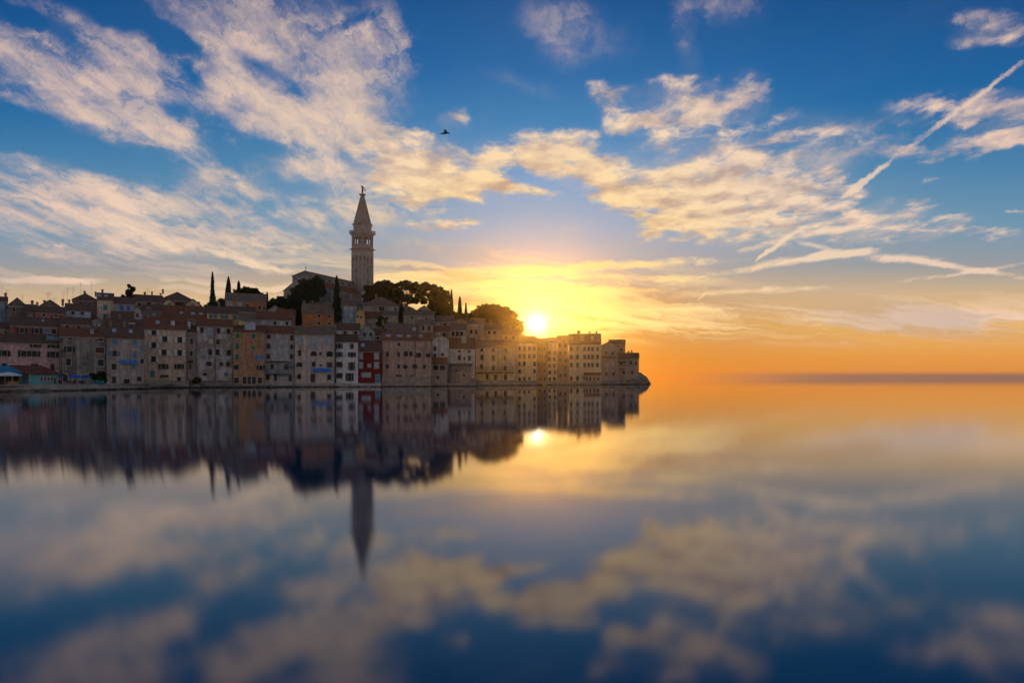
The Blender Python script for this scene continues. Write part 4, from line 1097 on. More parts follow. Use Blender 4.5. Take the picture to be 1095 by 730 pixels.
# ------------------------------------------------------------------ church
CH = (0.25, 0.23, 0.21)
nave_stone = stone(CH, .45, .55)
ridge_a, ridge_b = at(326.4, 290, 352), at(374, 299.5, 388)
ax_ = (ridge_b - ridge_a); L_ = Vector((ax_.x, ax_.y, 0)).length
rz = math.atan2(ax_.y, ax_.x) - math.pi / 2
base = 40.5
ch = link('church', None, None, (ridge_a.x, ridge_a.y, base), rz)
tag(ch, 'long stone church with a stepped gable front beside the tall bell tower', 'church')
hr_ = ridge_a.z - base
hw, he = 8.2, hr_ - 2.1
B = MB(); B.prism([(-hw, -5), (hw, -5), (hw, he), (0, hr_), (-hw, he)], 0, L_ + 8)
B.build('nave', nave_stone, ch)
ha = he - 3.6
B = MB()
for s in (-1, 1):
    pts = [(s * hw, -5), (s * hw, ha), (s * (hw + 6.0), ha - 3.8), (s * (hw + 6.0), -5)]
    B.prism(pts if s < 0 else pts[::-1], 0.4, L_ + 6)
B.build('side_aisle', nave_stone, ch)
R = MB()
for s in (-1, 1):
    a = [(s * (hw + .5), -.4, he + .12), (0, -.4, hr_ + .27), (0, L_ + 8.4, hr_ + .27), (s * (hw + .5), L_ + 8.4, he + .12)]
    R.slab(*(a if s < 0 else a[::-1]), .25)
    a = [(s * (hw + 6.4), 0.1, ha - 3.8 + .1), (s * (hw + 0.01), 0.1, ha + .3), (s * (hw + 0.01), L_ + 6.2, ha + .3), (s * (hw + 6.4), L_ + 6.2, ha - 3.8 + .1)]
    R.slab(*(a if s < 0 else a[::-1]), .22)
R.build('roof', tiles(TILE_RED), ch)
B = MB()
B.box(-hw - .05, hw + .05, -.18, -.001, he - 4.4, he - 4.0)
for x in (-hw + .35, -3.0, 3.0, hw - .35): B.box(x - .4, x + .4, -.22, -.002, -4, he - 4.41)
B.build('facade_moulding', stone((0.38, 0.35, 0.31), .6, .3), ch)
for lx, lz, w_, h_, st in [(0, 3.4, 2.6, 5.4, 'door:brown'), (-5.4, 3, 1.8, 4, 'door:brown'), (-5.2, 8.2, 1.4, 2.6, 'a'), (0, 9.4, 2.2, 2.2, 'a'), (5.2, 8.2, 1.4, 2.6, 'a'), (-11.2, 5.0, 1.2, 2.4, 'a')]:
    add_window(ch, lx, (0.4 if lx < -hw else 0.0), lz, w_, h_, st)
B = MB(); B.box(-.09, .09, .4, .58, hr_ + .2, hr_ + 2.6); B.box(-.6, .6, .42, .56, hr_ + 1.7, hr_ + 1.88)
B.build('cross', METAL, ch)
# clerestory windows and buttresses on the flank
for k in range(6):
    f_ = add_window(ch, hw + .0, 4 + k * 5.6, he - 2.0, 1.6, 1.4, 'a'); f_.rotation_euler = (0, 0, math.pi / 2)
for k in range(7):
    B = MB(); B.box(hw + 6.0, hw + 6.7, 1 + k * 5.4, 2 + k * 5.4, -5, ha - 4.4); B.build('buttress', nave_stone, ch)
# apse end house and sacristy below the tower
house('domed low sacristy at the foot of the bell tower', 364, 384, 316.5, 330, 366, (0.24, 0.22, 0.22), TILE_TAN, 310.8, 9, kind='hip', peel=.3, cat='sacristy', name='sacristy', cornice=False)

# ------------------------------------------------------------------ bell tower
TD = 380.0
tb = at(387.6, 318, TD)
Hz = lambda py: EYE + (HY - py) / F * TD - tb.z
tw = link('bell_tower', None, None, tuple(tb), math.radians(-34))
tag(tw, 'tall square stone bell tower with a pointed spire on the hilltop', 'bell tower')
tstone = stone((0.29, 0.27, 0.26), .5, .4)
tlight = stone((0.34, 0.32, 0.30), .8, .25)
s = 4.15
zb, z1, z2, z3, z4 = -8.0, Hz(267.2), Hz(252.2), Hz(247.6), Hz(240.8)
B = MB()
B.box(-s, s, -s, s, zb, z1)
B.box(-s - .6, s + .6, -s - .6, s + .6, zb, Hz(312))
sh = B.build('shaft', tstone, tw)
B = MB()
zt = Hz(271.5); zl = Hz(309)
for ang in range(4):
    B.M = Matrix.Rotation(ang * math.pi / 2, 4, 'Z')
    for x in (-s + .45, -s / 3 + .05, s / 3 - .05, s - .45):
        B.box(x - .42, x + .42, -s - .28, -s + .05, zl, zt)
    # round arches closing the tall blind panels
    for x0, x1 in ((-s + .87, -s / 3 - .37), (-s / 3 + .47, s / 3 - .47), (s / 3 + .37, s - .87)):
        r = (x1 - x0) / 2; cx_ = (x0 + x1) / 2
        pts = [(x0 - .001, zt - 2.2)] + [(cx_ - r * math.cos(math.pi * k / 8), zt - 2.2 + r * math.sin(math.pi * k / 8)) for k in range(9)] + [(x1 + .001, zt - 2.2), (x1 + .001, zt), (x0 - .001, zt)]
        n = len(pts)
        top = [(x0, zt), (x1, zt)]
        for k in range(8):
            a = (cx_ - r * math.cos(math.pi * k / 8), zt - 2.2 + r * math.sin(math.pi * k / 8))
            b = (cx_ - r * math.cos(math.pi * (k + 1) / 8), zt - 2.2 + r * math.sin(math.pi * (k + 1) / 8))
            B.prism([a, b, (b[0], zt), (a[0], zt)], -s - .26, -s + .02)
    B.box(-s - .02, s + .02, -s - .30, -s + .05, zt + .001, zt + .5)
B.M = Matrix.Identity(4)
B.build('pilasters', tlight, sh)
for ang in range(4):
    M_ = Matrix.Rotation(ang * math.pi / 2, 4, 'Z')
    for lz in (Hz(278), Hz(290), Hz(302)):
        for lx in ((-2.75, 0, 2.75) if lz > Hz(282) else (0,)):
            f_ = add_window(tw, 0, 0, lz, .6, 2.2, 'a')
            p_ = M_ @ Vector((lx, -s - .004, 0)); f_.location = (p_.x, p_.y, lz); f_.rotation_euler = (0, 0, ang * math.pi / 2)
B = MB(); B.box(-s - .85, s + .85, -s - .85, s + .85, z1 + .001, z1 + .38); B.box(-s - .4, s + .4, -s - .4, s + .4, z1 - .4, z1)
B.build('lower_cornice', tlight, tw)
# open belfry: piers, columns, arches
B = MB()
zf = z1 + .381; zp = Hz(262.2); zo = Hz(256)
B.box(-s, s, -s, s, zf, zp)
B.box(-1.7, 1.7, -1.7, 1.7, zp + .001, z2 - .004)  # added core block, invented to keep the arches dark
for sx_ in (-1, 1):
    for sy_ in (-1, 1):
        B.box(min(sx_ * s, sx_ * (s - 1.3)), max(sx_ * s, sx_ * (s - 1.3)), min(sy_ * s, sy_ * (s - 1.3)), max(sy_ * s, sy_ * (s - 1.3)), zp + .001, z2)
for ang in range(4):
    B.M = Matrix.Rotation(ang * math.pi / 2, 4, 'Z')
    for x in (-.98, .98): B.box(x - .26, x + .26, -s + .1, -s + .75, zp + .001, zo + 1.0)
    for x0, x1 in ((-s + 1.301, -1.24), (-.72, .72), (1.24, s - 1.301)):
        r = (x1 - x0) / 2; cx_ = (x0 + x1) / 2
        for k in range(8):
            a = (cx_ - r * math.cos(math.pi * k / 8), zo + r * math.sin(math.pi * k / 8)); b = (cx_ - r * math.cos(math.pi * (k + 1) / 8), zo + r * math.sin(math.pi * (k + 1) / 8))
            B.prism([a, b, (b[0], z2 - .002), (a[0], z2 - .002)], -s + .03, -s + .8)
    for x in (-.98, .98): B.box(x - .259, x + .259, -s + .05, -s + .79, zo + 1.001, z2 - .003)
B.M = Matrix.Identity(4)
B.build('belfry', tstone, tw)
for ang in range(4):
    M_ = Matrix.Rotation(ang * math.pi / 2, 4, 'Z')
    for lx in (-2.1, 0.0, 2.1):
        p_ = M_ @ Vector((lx, -s + 1.15, 0))
        B = MB(); B.lathe([(.08, zp + 2.1), (.16, zp + 2.0), (.24, zp + 1.5), (.38, zp + 1.05), (.42, zp + 1.0)], 12, p_.x, p_.y)
        B.tube([(p_.x, p_.y, zp + 2.05), (p_.x, p_.y, z2 - .01)], .05, 5)
        if lx == 0.0: B.build('bell', plain('bronze', (0.10, 0.07, 0.03), .45, .8), tw)
B = MB()
B.box(-s - .25, s + .25, -s - .25, s + .25, z2 + .001, z2 + .5)
B.box(-s - .7, s + .7, -s - .7, s + .7, z2 + .501, z2 + .95)
B.box(-s - .95, s + .95, -s - .95, s + .95, z2 + .951, z2 + 1.5)
zr = z2 + 1.501
for ang in range(4):
    B.M = Matrix.Rotation(ang * math.pi / 2, 4, 'Z')
    for k in range(13): B.box(-s - .75 + k * (2 * s + 1.5) / 12.999 - .14, -s - .75 + k * (2 * s + 1.5) / 12.999 + .14, -s - .88, -s - .62, zr, zr + .9)
    B.box(-s - .92, s + .57, -s - .92, -s - .58, zr + .901, zr + 1.15)
B.M = Matrix.Identity(4)
B.build('gallery', tlight, tw)
B = MB()
o8 = math.pi / 8
B.lathe([(s * 1.27, zr - .2), (s * 1.27, z4 - .6), (s * 1.31, z4 - .4), (s * 1.40, z4), (s * 1.40, z4 + .3), (s * 1.22, z4 + .45)], 8, a0=o8)
B.build('drum', tstone, tw)
za = Hz(209.5)
B = MB(); B.lathe([(s * 1.22, z4 + .452), (s * 1.17, z4 + 1.2), (.95, za)], 8, a0=o8); sp_ = B.build('spire', stone((0.27, 0.22, 0.19), .7, .4), tw)
B = MB()
for k in range(8):
    an = o8 + k * math.pi / 4
    B.tube([(s * 1.19 * math.cos(an), s * 1.19 * math.sin(an), z4 + .9), (.97 * math.cos(an), .97 * math.sin(an), za)], [.22, .13], 5)
B.build('spire_rib', tlight, sp_)
B = MB(); B.lathe([(.95, za + .001), (1.9, za + .45), (1.95, za + .75), (.9, za + .95), (.62, za + 1.3), (.5, za + 1.9)], 12); B.build('finial', tlight, tw)

# statue of a robed woman with a wheel, on a globe base
def skin_mesh(name, verts, edges, radii, mat, subdiv=2, root=0):
    me = bpy.data.meshes.new(name); me.from_pydata(verts, edges, []); me.update()
    o_ = bpy.data.objects.new(name, me); COL.objects.link(o_)
    sk = o_.modifiers.new('skin', 'SKIN'); sk.use_smooth_shade = True
    for i, r in enumerate(radii):
        d_ = me.skin_vertices[0].data[i]; d_.radius = (r, r) if not isinstance(r, tuple) else r; d_.use_root = (i == root)
    ss_ = o_.modifiers.new('sub', 'SUBSURF'); ss_.levels = subdiv; ss_.render_levels = subdiv
    dg = bpy.context.evaluated_depsgraph_get()
    out_me = bpy.data.meshes.new_from_object(o_.evaluated_get(dg))
    bpy.data.objects.remove(o_)
    out_me.name = name
    out_me.materials.clear(); out_me.materials.append(mat)
    out_me.polygons.foreach_set('use_smooth', [True] * len(out_me.polygons))
    return out_me
BRONZE = plain('dark_bronze', (0.045, 0.04, 0.03), .5, .6)
stp = tw.matrix_basis @ Vector((0, 0, za + 1.85))
st = link('statue', None, None, tuple(stp), math.radians(8))
tag(st, 'dark statue of a robed woman on the very top of the spire', 'statue')
V_ = [(0, 0, 2.0), (0, 0, 1.1), (0, -.05, .1), (0, 0, 2.8), (0, 0, 3.35), (0, 0, 3.6), (0, -.03, 3.95), (-.45, 0, 3.25), (-.85, -.1, 3.7), (-1.0, -.15, 4.25), (.45, 0, 3.25), (.75, -.15, 2.6), (.95, -.3, 2.1)]
E_ = [(0, 1), (1, 2), (0, 3), (3, 4), (4, 5), (5, 6), (4, 7), (7, 8), (8, 9), (4, 10), (10, 11), (11, 12)]
link('figure', skin_mesh('figure', V_, E_, [.5, .58, .62, .46, .40, .17, .30, .20, .16, .11, .20, .17, .12], BRONZE), st)
B = MB()
pts = [(1.15 + .8 * math.cos(2 * math.pi * k / 18), -.3, 1.5 + .8 * math.sin(2 * math.pi * k / 18)) for k in range(19)]
B.tube(pts, .11, 6)
for k in range(3):
    an = k * math.pi / 3; B.tube([(1.15 - .75 * math.cos(an), -.3, 1.5 - .75 * math.sin(an)), (1.15 + .75 * math.cos(an), -.3, 1.5 + .75 * math.sin(an))], .06, 5)
B.build('wheel', BRONZE, st)

# ------------------------------------------------------------------ trees
BARK = plain('bark', (0.06, 0.042, 0.03), .95, 0, .4)
class Leaves:
    def __init__(self, seed): self.r = random.Random(seed); self.v = []; self.f = []
    def leaf(self, p, sz, up=0.0):
        r = self.r
        a = Vector((r.gauss(0, 1), r.gauss(0, 1), r.gauss(0, 1) + up)).normalized()
        b = a.cross(Vector((r.gauss(0, 1), r.gauss(0, 1), r.gauss(0, 1)))).normalized()
        s_ = sz * r.uniform(.6, 1.4)
        n = len(self.v)
        self.v += [p - a * s_ * .6, p + b * s_ * .42, p + a * s_ * .6, p - b * s_ * .42]
        self.f.append((n, n + 1, n + 2, n + 3))
    def clump(self, c, rad, n, sz, flat=1.0):
        r = self.r; c = Vector(c)
        for _ in range(n):
            d_ = Vector((r.gauss(0, 1), r.gauss(0, 1), r.gauss(0, 1))).normalized() * (r.random() ** .45)
            self.leaf(c + Vector((d_.x * rad, d_.y * rad, d_.z * rad * flat)), sz)
    def build(self, mat, parent):
        me = bpy.data.meshes.new('crown'); me.from_pydata([tuple(p) for p in self.v], [], self.f); me.materials.append(mat); me.update()
        return link('crown', me, parent)
DARKLEAF = leaf_mat((0.028, 0.040, 0.020))
PINELEAF = leaf_mat((0.034, 0.046, 0.020))
BUSHLEAF = leaf_mat((0.040, 0.058, 0.022))

def cypress(label, px, pyt, pyb, d, wpx, seed, group=None):
    b, t = at(px, pyb, d), at(px, pyt, d)
    h = t.z - b.z; R_ = wpx / F * d / 2
    root = link('cypress_tree', None, None, tuple(b)); tag(root, label, 'tree', group)
    B = MB(); B.tube([(0, 0, -2), (0, 0, h * .5), (0, 0, h * .93)], [.28, .18, .04], 7); B.build('trunk', BARK, root)
    Lf = Leaves(seed)
    n = int(900 + h * 120)
    for _ in range(n):
        u = Lf.r.random() ** .85
        prof = min(1.0, (u / .12) ** .6) * (1 - u) ** .62 * 1.18
        an = Lf.r.random() * 6.283
        lump = .78 + .34 * mnoise.noise(Vector((math.cos(an) * 1.3 + seed, math.sin(an) * 1.3, u * h * .55)))
        rr_ = R_ * prof * lump * (Lf.r.random() ** .35)
        Lf.leaf(Vector((rr_ * math.cos(an), rr_ * math.sin(an), h * (.03 + .97 * u))), .42, 1.6)
    Lf.build(DARKLEAF, root)
    GROUND.append((b.x, b.y, b.z))
    return root

def broad_tree(label, pts, d, pyb, pxb, seed, leaf=PINELEAF, name='pine_tree', flat=.7, dens=1.0, sz=.5, group=None, dd=0.0):
    """pts: (px, py, radius_px) leaf clumps of the crown."""
    b = at(pxb, pyb, d)
    root = link(name, None, None, tuple(b)); tag(root, label, 'tree', group)
    rg = random.Random(seed)
    B = MB(); Lf = Leaves(seed)
    zmin = min(HY - p[1] for p in pts)
    fork = Vector((0, 0, max(1.0, (EYE + zmin / F * d - b.z) * .55)))
    B.tube([(0, 0, -1.5), fork * .5 + Vector((.2, 0, 0)), fork], [.5, .4, .36], 8)
    for px, py, r in pts:
        rw = r / F * d
        for k in range(2 if dd else 1):
            c = at(px, py, d) - b
            c.y = rg.uniform(-1, 1) * (2.0 + rw * .4)
            B.tube([fork, fork * .5 + c * .5 + Vector((rg.uniform(-.5, .5), rg.uniform(-.5, .5), 0)), c], [.26, .17, .06], 6)
            # sub clumps leave uneven edges and holes
            ns = max(8, int(13 * rw * (1.0 if name == 'pine_tree' else 1.5)))
            for _ in range(ns):
                q_ = Vector((rg.gauss(0, 1), rg.gauss(0, 1), rg.gauss(0, 1))).normalized() * (rg.random() ** .4) * rw
                q_ *= rg.uniform(.75, 1.22); q_.z *= flat
                cr = rg.uniform(.35, 1.1) * (.55 + .24 * rw)
                Lf.clump(c + q_, cr, int(60 * dens * cr * cr + 24), sz, .75)
    B.build('trunk', BARK, root)
    Lf.build(leaf, root)
    GROUND.append((b.x, b.y, b.z))
    return root

cypress('tall thin cypress standing alone against the sky at left', 227.2, 291, 332, 250, 6.5, 1)
broad_tree('dark bush around the foot of the tall thin cypress', [(222, 328, 6), (229, 326, 5), (236, 325, 4), (218, 332, 4), (231, 331, 6), (239, 329, 4), (236, 321, 2.4)], 247, 338, 228, 2, BUSHLEAF, 'bush', .9)
cypress('thick short cypress left of a close pair behind the orange house', 244.3, 296, 326, 262, 9, 3)
cypress('ragged cypress right of a close pair behind the orange house', 255.3, 300.5, 326, 263, 9, 4)
broad_tree('dark low tree line behind the orange house roof', [(258, 314, 6), (264, 312, 6), (270, 313, 6), (275, 315, 5), (252, 315, 5)], 266, 326, 265, 5, DARKLEAF, 'broad_tree', .8)
cypress('slender small cypress right of the orange house', 285.6, 312.5, 332, 262, 4.5, 6)
broad_tree('round dark tree in front of the church front', [(292, 324, 5), (298, 321, 6), (304, 323, 6), (309, 326, 6), (300, 328, 6), (288, 328, 4)], 300, 334, 300, 7, DARKLEAF, 'broad_tree', .8)
broad_tree('large dark tree covering the middle of the church', [(328, 308, 9), (337, 304, 8), (322, 314, 8), (334, 314, 9), (342, 311, 6), (340, 303, 6), (318, 320, 6), (328, 319, 8)], 338, 332, 328, 8, DARKLEAF, 'broad_tree', .85)
broad_tree('dark tree dropping down the slope left of the orange gabled house', [(318, 325, 6), (320, 334, 6), (318, 342, 6), (326, 345, 5), (312, 338, 5), (316, 348, 5)], 236, 356, 318, 9, DARKLEAF, 'broad_tree', 1.0)
cypress('big broad cypress before the church flank', 360.2, 295, 348, 228, 12, 10)
broad_tree('small round tree at the tower foot', [(393, 308, 3), (392.5, 313, 4), (393, 318, 4)], 352, 326, 393, 11, DARKLEAF, 'broad_tree', 1.2)
broad_tree('broad dark crown right of the bell tower', [(401, 309, 6), (408, 306, 7), (415, 307, 7), (421, 311, 6), (397, 317, 6), (406, 315, 7), (415, 316, 7), (424, 318, 5)], 345, 324, 408, 12, PINELEAF, 'broad_tree', .8)
broad_tree('umbrella pine with a wide flat crown and light showing through', [(425, 306, 4), (431, 304, 5), (437, 304, 5), (443, 305, 5), (428, 310, 3.4), (441, 311, 4), (435, 308, 4.4), (446, 309, 4), (424, 313, 3.6)], 330, 326, 435, 13, PINELEAF, 'pine_tree', .6)
broad_tree('large umbrella pine right of the flat crowned one', [(449, 307, 5), (455, 306, 6), (462, 308, 6), (469, 310, 6), (475, 314, 6), (479, 319, 5), (466, 315, 6), (452, 314, 5), (472, 321, 6), (459, 315, 5), (447, 317, 3.4), (463, 322, 4.4)], 328, 334, 463, 14, PINELEAF, 'pine_tree', .65)
broad_tree('dark tree between the pines and the bell tower slope', [(430, 318, 5), (437, 319, 5), (444, 321, 4), (424, 322, 4), (428, 315, 4), (447, 316, 4), (452, 321, 4)], 320, 330, 434, 15, PINELEAF, 'broad_tree', .9)
broad_tree('leafy mass under the large umbrella pine', [(468, 328, 7), (475, 326, 7), (478, 334, 7), (470, 337, 6), (462, 330, 5), (481, 340, 5)], 300, 346, 472, 16, PINELEAF, 'broad_tree', .9)
cypress('cypress among the roofs left of the stone houses', 429.2, 322, 352, 242, 8.5, 17)
broad_tree('round bush on a terrace in front of the stone fronted house', [(409, 343, 3.4), (411, 346, 3), (407, 346, 3)], 232, 350, 409, 18, BUSHLEAF, 'bush', .9)
cypress('tallest cypress right of the umbrella pines', 482.8, 309.5, 338, 310, 5.5, 19)
cypress('stout cypress in the golden light', 491.8, 317, 338, 308, 6.5, 20)
cypress('smallest cypress in the golden light', 498.2, 324, 340, 306, 3.6, 21)
broad_tree('dark wooded mound with a smooth crown left of the sun', [(508, 335, 5), (515, 331.5, 6), (522, 330.5, 6), (529, 330.5, 6), (536, 331.5, 6), (542, 335, 6), (548, 340, 6), (552.5, 346, 5), (503, 341, 5), (514, 340, 8), (524, 339, 8), (534, 341, 8), (543, 345, 7), (556, 352, 4.4)], 316, 352, 526, 22, PINELEAF, 'broad_tree', .9)
broad_tree('low shrubs below the stout cypress', [(486, 337, 4), (493, 338, 4), (500, 338, 4)], 302, 346, 493, 23, BUSHLEAF, 'bush', .9)
broad_tree('dark tree on the left skyline beside the grey blue house', [(139.4, 309, 2), (138.6, 313, 2.6), (137.4, 317, 3), (135.6, 320.6, 3.4), (139.6, 306, 1.4), (134, 323, 3)], 240, 332, 137, 24, DARKLEAF, 'broad_tree', 1.2)
broad_tree('planting behind the quay beside the parasols', [(101, 402, 3), (106, 400, 3.4), (110, 403, 3.2), (104, 406, 3), (98, 405, 2.4)], 140, 411, 104, 25, BUSHLEAF, 'bush', .9, sz=.35)
broad_tree('shrubs hanging over the low wall beside the beige house', [(208, 406, 2.6), (212, 405.6, 2.6), (215, 406.4, 2)], 173, 409, 211, 26, BUSHLEAF, 'bush', .8, sz=.35)
broad_tree('small tree between low roofs right of the orange house', [(284, 341, 3), (288, 339, 3.4), (287, 344, 3)], 214, 350, 286, 27, BUSHLEAF, 'bush', .9)

# ------------------------------------------------------------------ things on the quay
TEAL = plaster((0.10, 0.34, 0.40), 0.0, dirt=.2)
d = 131.0
kc, krz, _k = front_frame(44, 48, 412.2, d)
kx = lambda px: (px - 46) / F * d * math.cos(krz)
kz = lambda py: EYE + (HY - py) / F * d - kc.z
kk = link('kiosk', None, None, tuple(kc), krz); tag(kk, 'turquoise kiosk with a red brown tiled roof on the quay', 'kiosk')
B = MB(); B.box(kx(31.5), kx(62), 0, 7, -.2, kz(399)); B.build('wall', TEAL, kk)
B = MB()
B.slab((kx(30), -.5, kz(398.9)), (kx(64), -.5, kz(398.9)), (kx(44), 3.5, kz(390.2)), (kx(10), 3.5, kz(390.2)), .2)
B.slab((kx(10), 3.503, kz(390.2)), (kx(44), 3.503, kz(390.2)), (kx(64), 7.5, kz(398.9)), (kx(30), 7.5, kz(398.9)), .2)
B.build('roof', tiles((0.16, 0.05, 0.035)), kk)
for px in (44.5, 48.3, 52, 55.4, 58.5):
    add_window(kk, kx(px), 0, kz(405), .3, .62, 'd')
d2 = 133.0
bc, brz, _k = front_frame(12, 16, 412.2, d2)
bar = link('beach_bar', None, None, tuple(bc), brz); tag(bar, 'blue awninged bar front at the left end of the quay', 'bar')
bx_ = lambda px: (px - 14) / F * d2 * math.cos(brz)
B = MB(); B.box(bx_(-10), bx_(31), 1.2, 6, -.2, kz(399)); B.build('wall', plaster((0.05, 0.22, 0.32), 0, dirt=.3), bar)
B = MB(); B.slab((bx_(-10), -.6, kz(398)), (bx_(32), -.6, kz(399.6)), (bx_(10), 4.8, kz(390)), (bx_(-10), 4.8, kz(391)), .12); B.build('awning', plain('blue_canvas', (0.03, 0.19, 0.27)), bar)
for px, st_ in ((2, 'door:dark'), (9, 'd'), (17, 'd'), (26.5, 'door:blue')):
    add_window(bar, bx_(px), 1.2, 1.25, .9, 2.2 if 'door' in st_ else 1.2, st_)

def parasol(label, px, py, d_, wpx, colr, hpx, gz=1.0, group=None):
    t = at(px, py, d_)
    root = link('parasol', None, None, (t.x, d_, gz)); tag(root, label, 'parasol', group)
    h = t.z - gz; R2 = wpx / F * d_ / 2
    B = MB(); B.tube([(0, 0, 0), (0, 0, h)], .04, 6); B.lathe([(.28, 0), (.28, .08), (.05, .12)], 10); B.build('pole', METAL, root)
    B = MB(); dz_ = hpx / F * d_
    B.lathe([(R2, h - dz_ - .18), (R2 * 1.01, h - dz_), (R2 * .55, h - dz_ * .42), (.04, h), (.035, h - .03), (R2 * .55, h - dz_ * .42 - .03), (R2 * .98, h - dz_ - .03)], 8, a0=.2)
    B.build('canopy', plain('canvas', colr, .8, 0, .12), root)
parasol('wide bright blue parasol on the quay', 80.5, 399.8, 132, 15, (0.02, 0.10, 0.36), 3.2)
parasol('small dark blue parasol beside the turquoise kiosk', 65.8, 398.6, 131, 7, (0.015, 0.05, 0.13), 3)
parasol('blue parasol right of the widest one on the quay', 92, 400.4, 134, 11, (0.02, 0.07, 0.22), 2.4)
parasol('white parasol in front of the bar at the left edge', 9, 397.4, 126, 26, (0.62, 0.60, 0.60), 3.4)

def person(label, px, d_, gz, rz_, skin, shirt, trousers, pose=0):
    x = (px - CX) / F * d_
    root = link('person', None, None, (x, d_, gz), rz_); tag(root, label, 'person', None)
    V_ = [(0, 0, .95), (0, 0, 1.15), (0, 0, 1.38), (0, 0, 1.5), (0, -.02, 1.62), (0, -.01, 1.72),
          (-.18, 0, 1.40), (-.24, .02, 1.12), (-.22, -.08, .88), (.18, 0, 1.40), (.24, .02, 1.12), (.22, -.08, .88),
          (-.10, 0, .88), (-.11, -.02, .48), (-.12, .03, .07), (-.13, -.12, .04), (.10, 0, .88), (.12, -.06 * pose, .48), (.13, .06, .07), (.14, -.10, .04)]
    E_ = [(0, 1), (1, 2), (2, 3), (3, 4), (4, 5), (2, 6), (6, 7), (7, 8), (2, 9), (9, 10), (10, 11), (0, 12), (12, 13), (13, 14), (14, 15), (0, 16), (16, 17), (17, 18), (18, 19)]
    rd = [.15, .14, .15, .06, .095, .085, .065, .05, .038, .065, .05, .038, .10, .07, .045, .04, .10, .07, .045, .04]
    me = skin_mesh('body', V_, E_, rd, skin, 2)
    me.materials.append(shirt); me.materials.append(trousers)
    for p in me.polygons:
        c = p.center
        p.material_index = 2 if c.z < .93 else (1 if c.z < 1.47 and not (abs(c.x) > .19 and c.z < 1.05) else 0)
    link('body', me, root)
    B = MB(); B.lathe([(.02, 1.80), (.075, 1.785), (.108, 1.72), (.105, 1.65), (.09, 1.62)], 10, 0, .012); B.build('hair', plain('dark_hair', (.02, .015, .012)), root)
    return root
SKIN = plain('skin', (.35, .20, .14), .6, 0, .05)
person('person in dark clothes standing by the kiosk corner', 58.6, 126.5, 1.01, 2.6, SKIN, plain('black_cloth', (.012, .012, .014)), plain('black_cloth_two', (.014, .014, .016)), 1)

def crate_stack(label, px, py, d_, w, h, dp, mat, gz=1.01, name='crate'):
    x = (px - CX) / F * d_
    root = link(name, None, None, (x, d_, gz)); tag(root, label, 'crate')
    B = MB(); B.box(-w / 2, w / 2, 0, dp, 0.05, h); B.box(-w / 2 - .04, w / 2 + .04, -.04, dp + .04, h + .001, h + .07)
    for k in range(5): B.box(-w / 2 - .02, w / 2 + .02, -.03, -.001, .1 + k * (h - .2) / 5, .1 + (k + .7) * (h - .2) / 5)
    B.build('box', mat, root)
    B = MB()
    for sx_ in (-1, 1): B.box(sx_ * w * .42 - .05, sx_ * w * .42 + .05, .05, dp - .05, 0, .049)
    B.build('foot', WOOD, root)
crate_stack('yellow brown wooden counter in front of the bar', 12.5, 411, 124, 1.3, .7, .8, plain('yellow_wood', (0.30, 0.16, 0.05)), name='counter')
crate_stack('dark brown counter left of the yellow brown one', 6, 411, 124, .9, .55, .7, plain('brown_wood', (0.12, 0.07, 0.03)), name='counter')
crate_stack('teal covered crate at the quay edge beside the planting', 104, 411, 136, 1.6, .85, 1.0, plain('teal_tarp', (0.03, 0.18, 0.24)))

# tables and chairs under the parasols
tn = 0
def table_set(label, px, d_):
    x = (px - CX) / F * d_
    root = link('table', None, None, (x, d_, 1.006)); tag(root, label, 'table', 'cafe tables under the parasols')
    B = MB(); B.lathe([(.42, .70), (.42, .74)], 14); B.build('table_top', WOOD, root)
    B = MB(); B.tube([(0, 0, .03), (0, 0, .699)], .035, 6); B.lathe([(.25, 0), (.24, .03)], 10); B.build('leg', METAL, root)
def chair(px, d_, rz_):
    x = (px - CX) / F * d_
    root = link('chair', None, None, (x, d_, 1.006), rz_); tag(root, 'dark cafe chair in the shade of the blue parasols', 'chair', 'cafe chairs under the parasols')
    B = MB(); B.box(-.2, .2, -.2, .2, .43, .46); B.build('seat', WOOD, root)
    B = MB(); B.box(-.2, .2, .18, .21, .461, .88); B.build('backrest', WOOD, root)
    for sx_ in (-1, 1):
        for sy_ in (-1, 1):
            B = MB(); B.box(sx_ * .18 - .02, sx_ * .18 + .02, sy_ * .17 - .02, sy_ * .17 + .02, 0, .429); B.build('leg', METAL, root)
for i, (px, d_) in enumerate([(69, 130), (77, 131), (84, 131.5), (91, 133)]):
    table_set('round dark cafe table under the blue parasols', px, d_)
    for k in range(3):
        a = rr.random() * 6 + k * 2.1
        chair(px + math.cos(a) * .8 * F / d_, d_ + math.sin(a) * .8, a - math.pi / 2)

# cloths and awnings on the house fronts
def cloth(label, px0, py0, px1, py1, d_, colr, sag=.3, name='cloth', cat='cloth'):
    c, rz_, hw_ = front_frame(px0, px1, py0, d_)
    H_ = (py1 - py0) / F * d_
    vs, fs = [], []
    n = 12
    for s_ in (0, 1):
        for j in range(4):
            for i in range(n + 1):
                u_ = i / n
                vs.append((-hw_ + 2 * hw_ * u_, .05 * math.sin(u_ * 17 + j) - .12 * (j / 3) + s_ * .03, -sag * 2 * u_ * (1 - u_) - H_ * j / 3))
    m0 = n + 1
    for s_ in (0, 1):
        for j in range(3):
            for i in range(n):
                o_ = s_ * 4 * m0
                q_ = (o_ + j * m0 + i, o_ + j * m0 + i + 1, o_ + (j + 1) * m0 + i + 1, o_ + (j + 1) * m0 + i)
                fs.append(q_ if s_ else q_[::-1])
    B = MB(); B.add(vs, fs)
    tag(B.build(name, plain('cloth', colr, .9, 0, .12), None, tuple(c), rz_, smooth=True), label, cat)
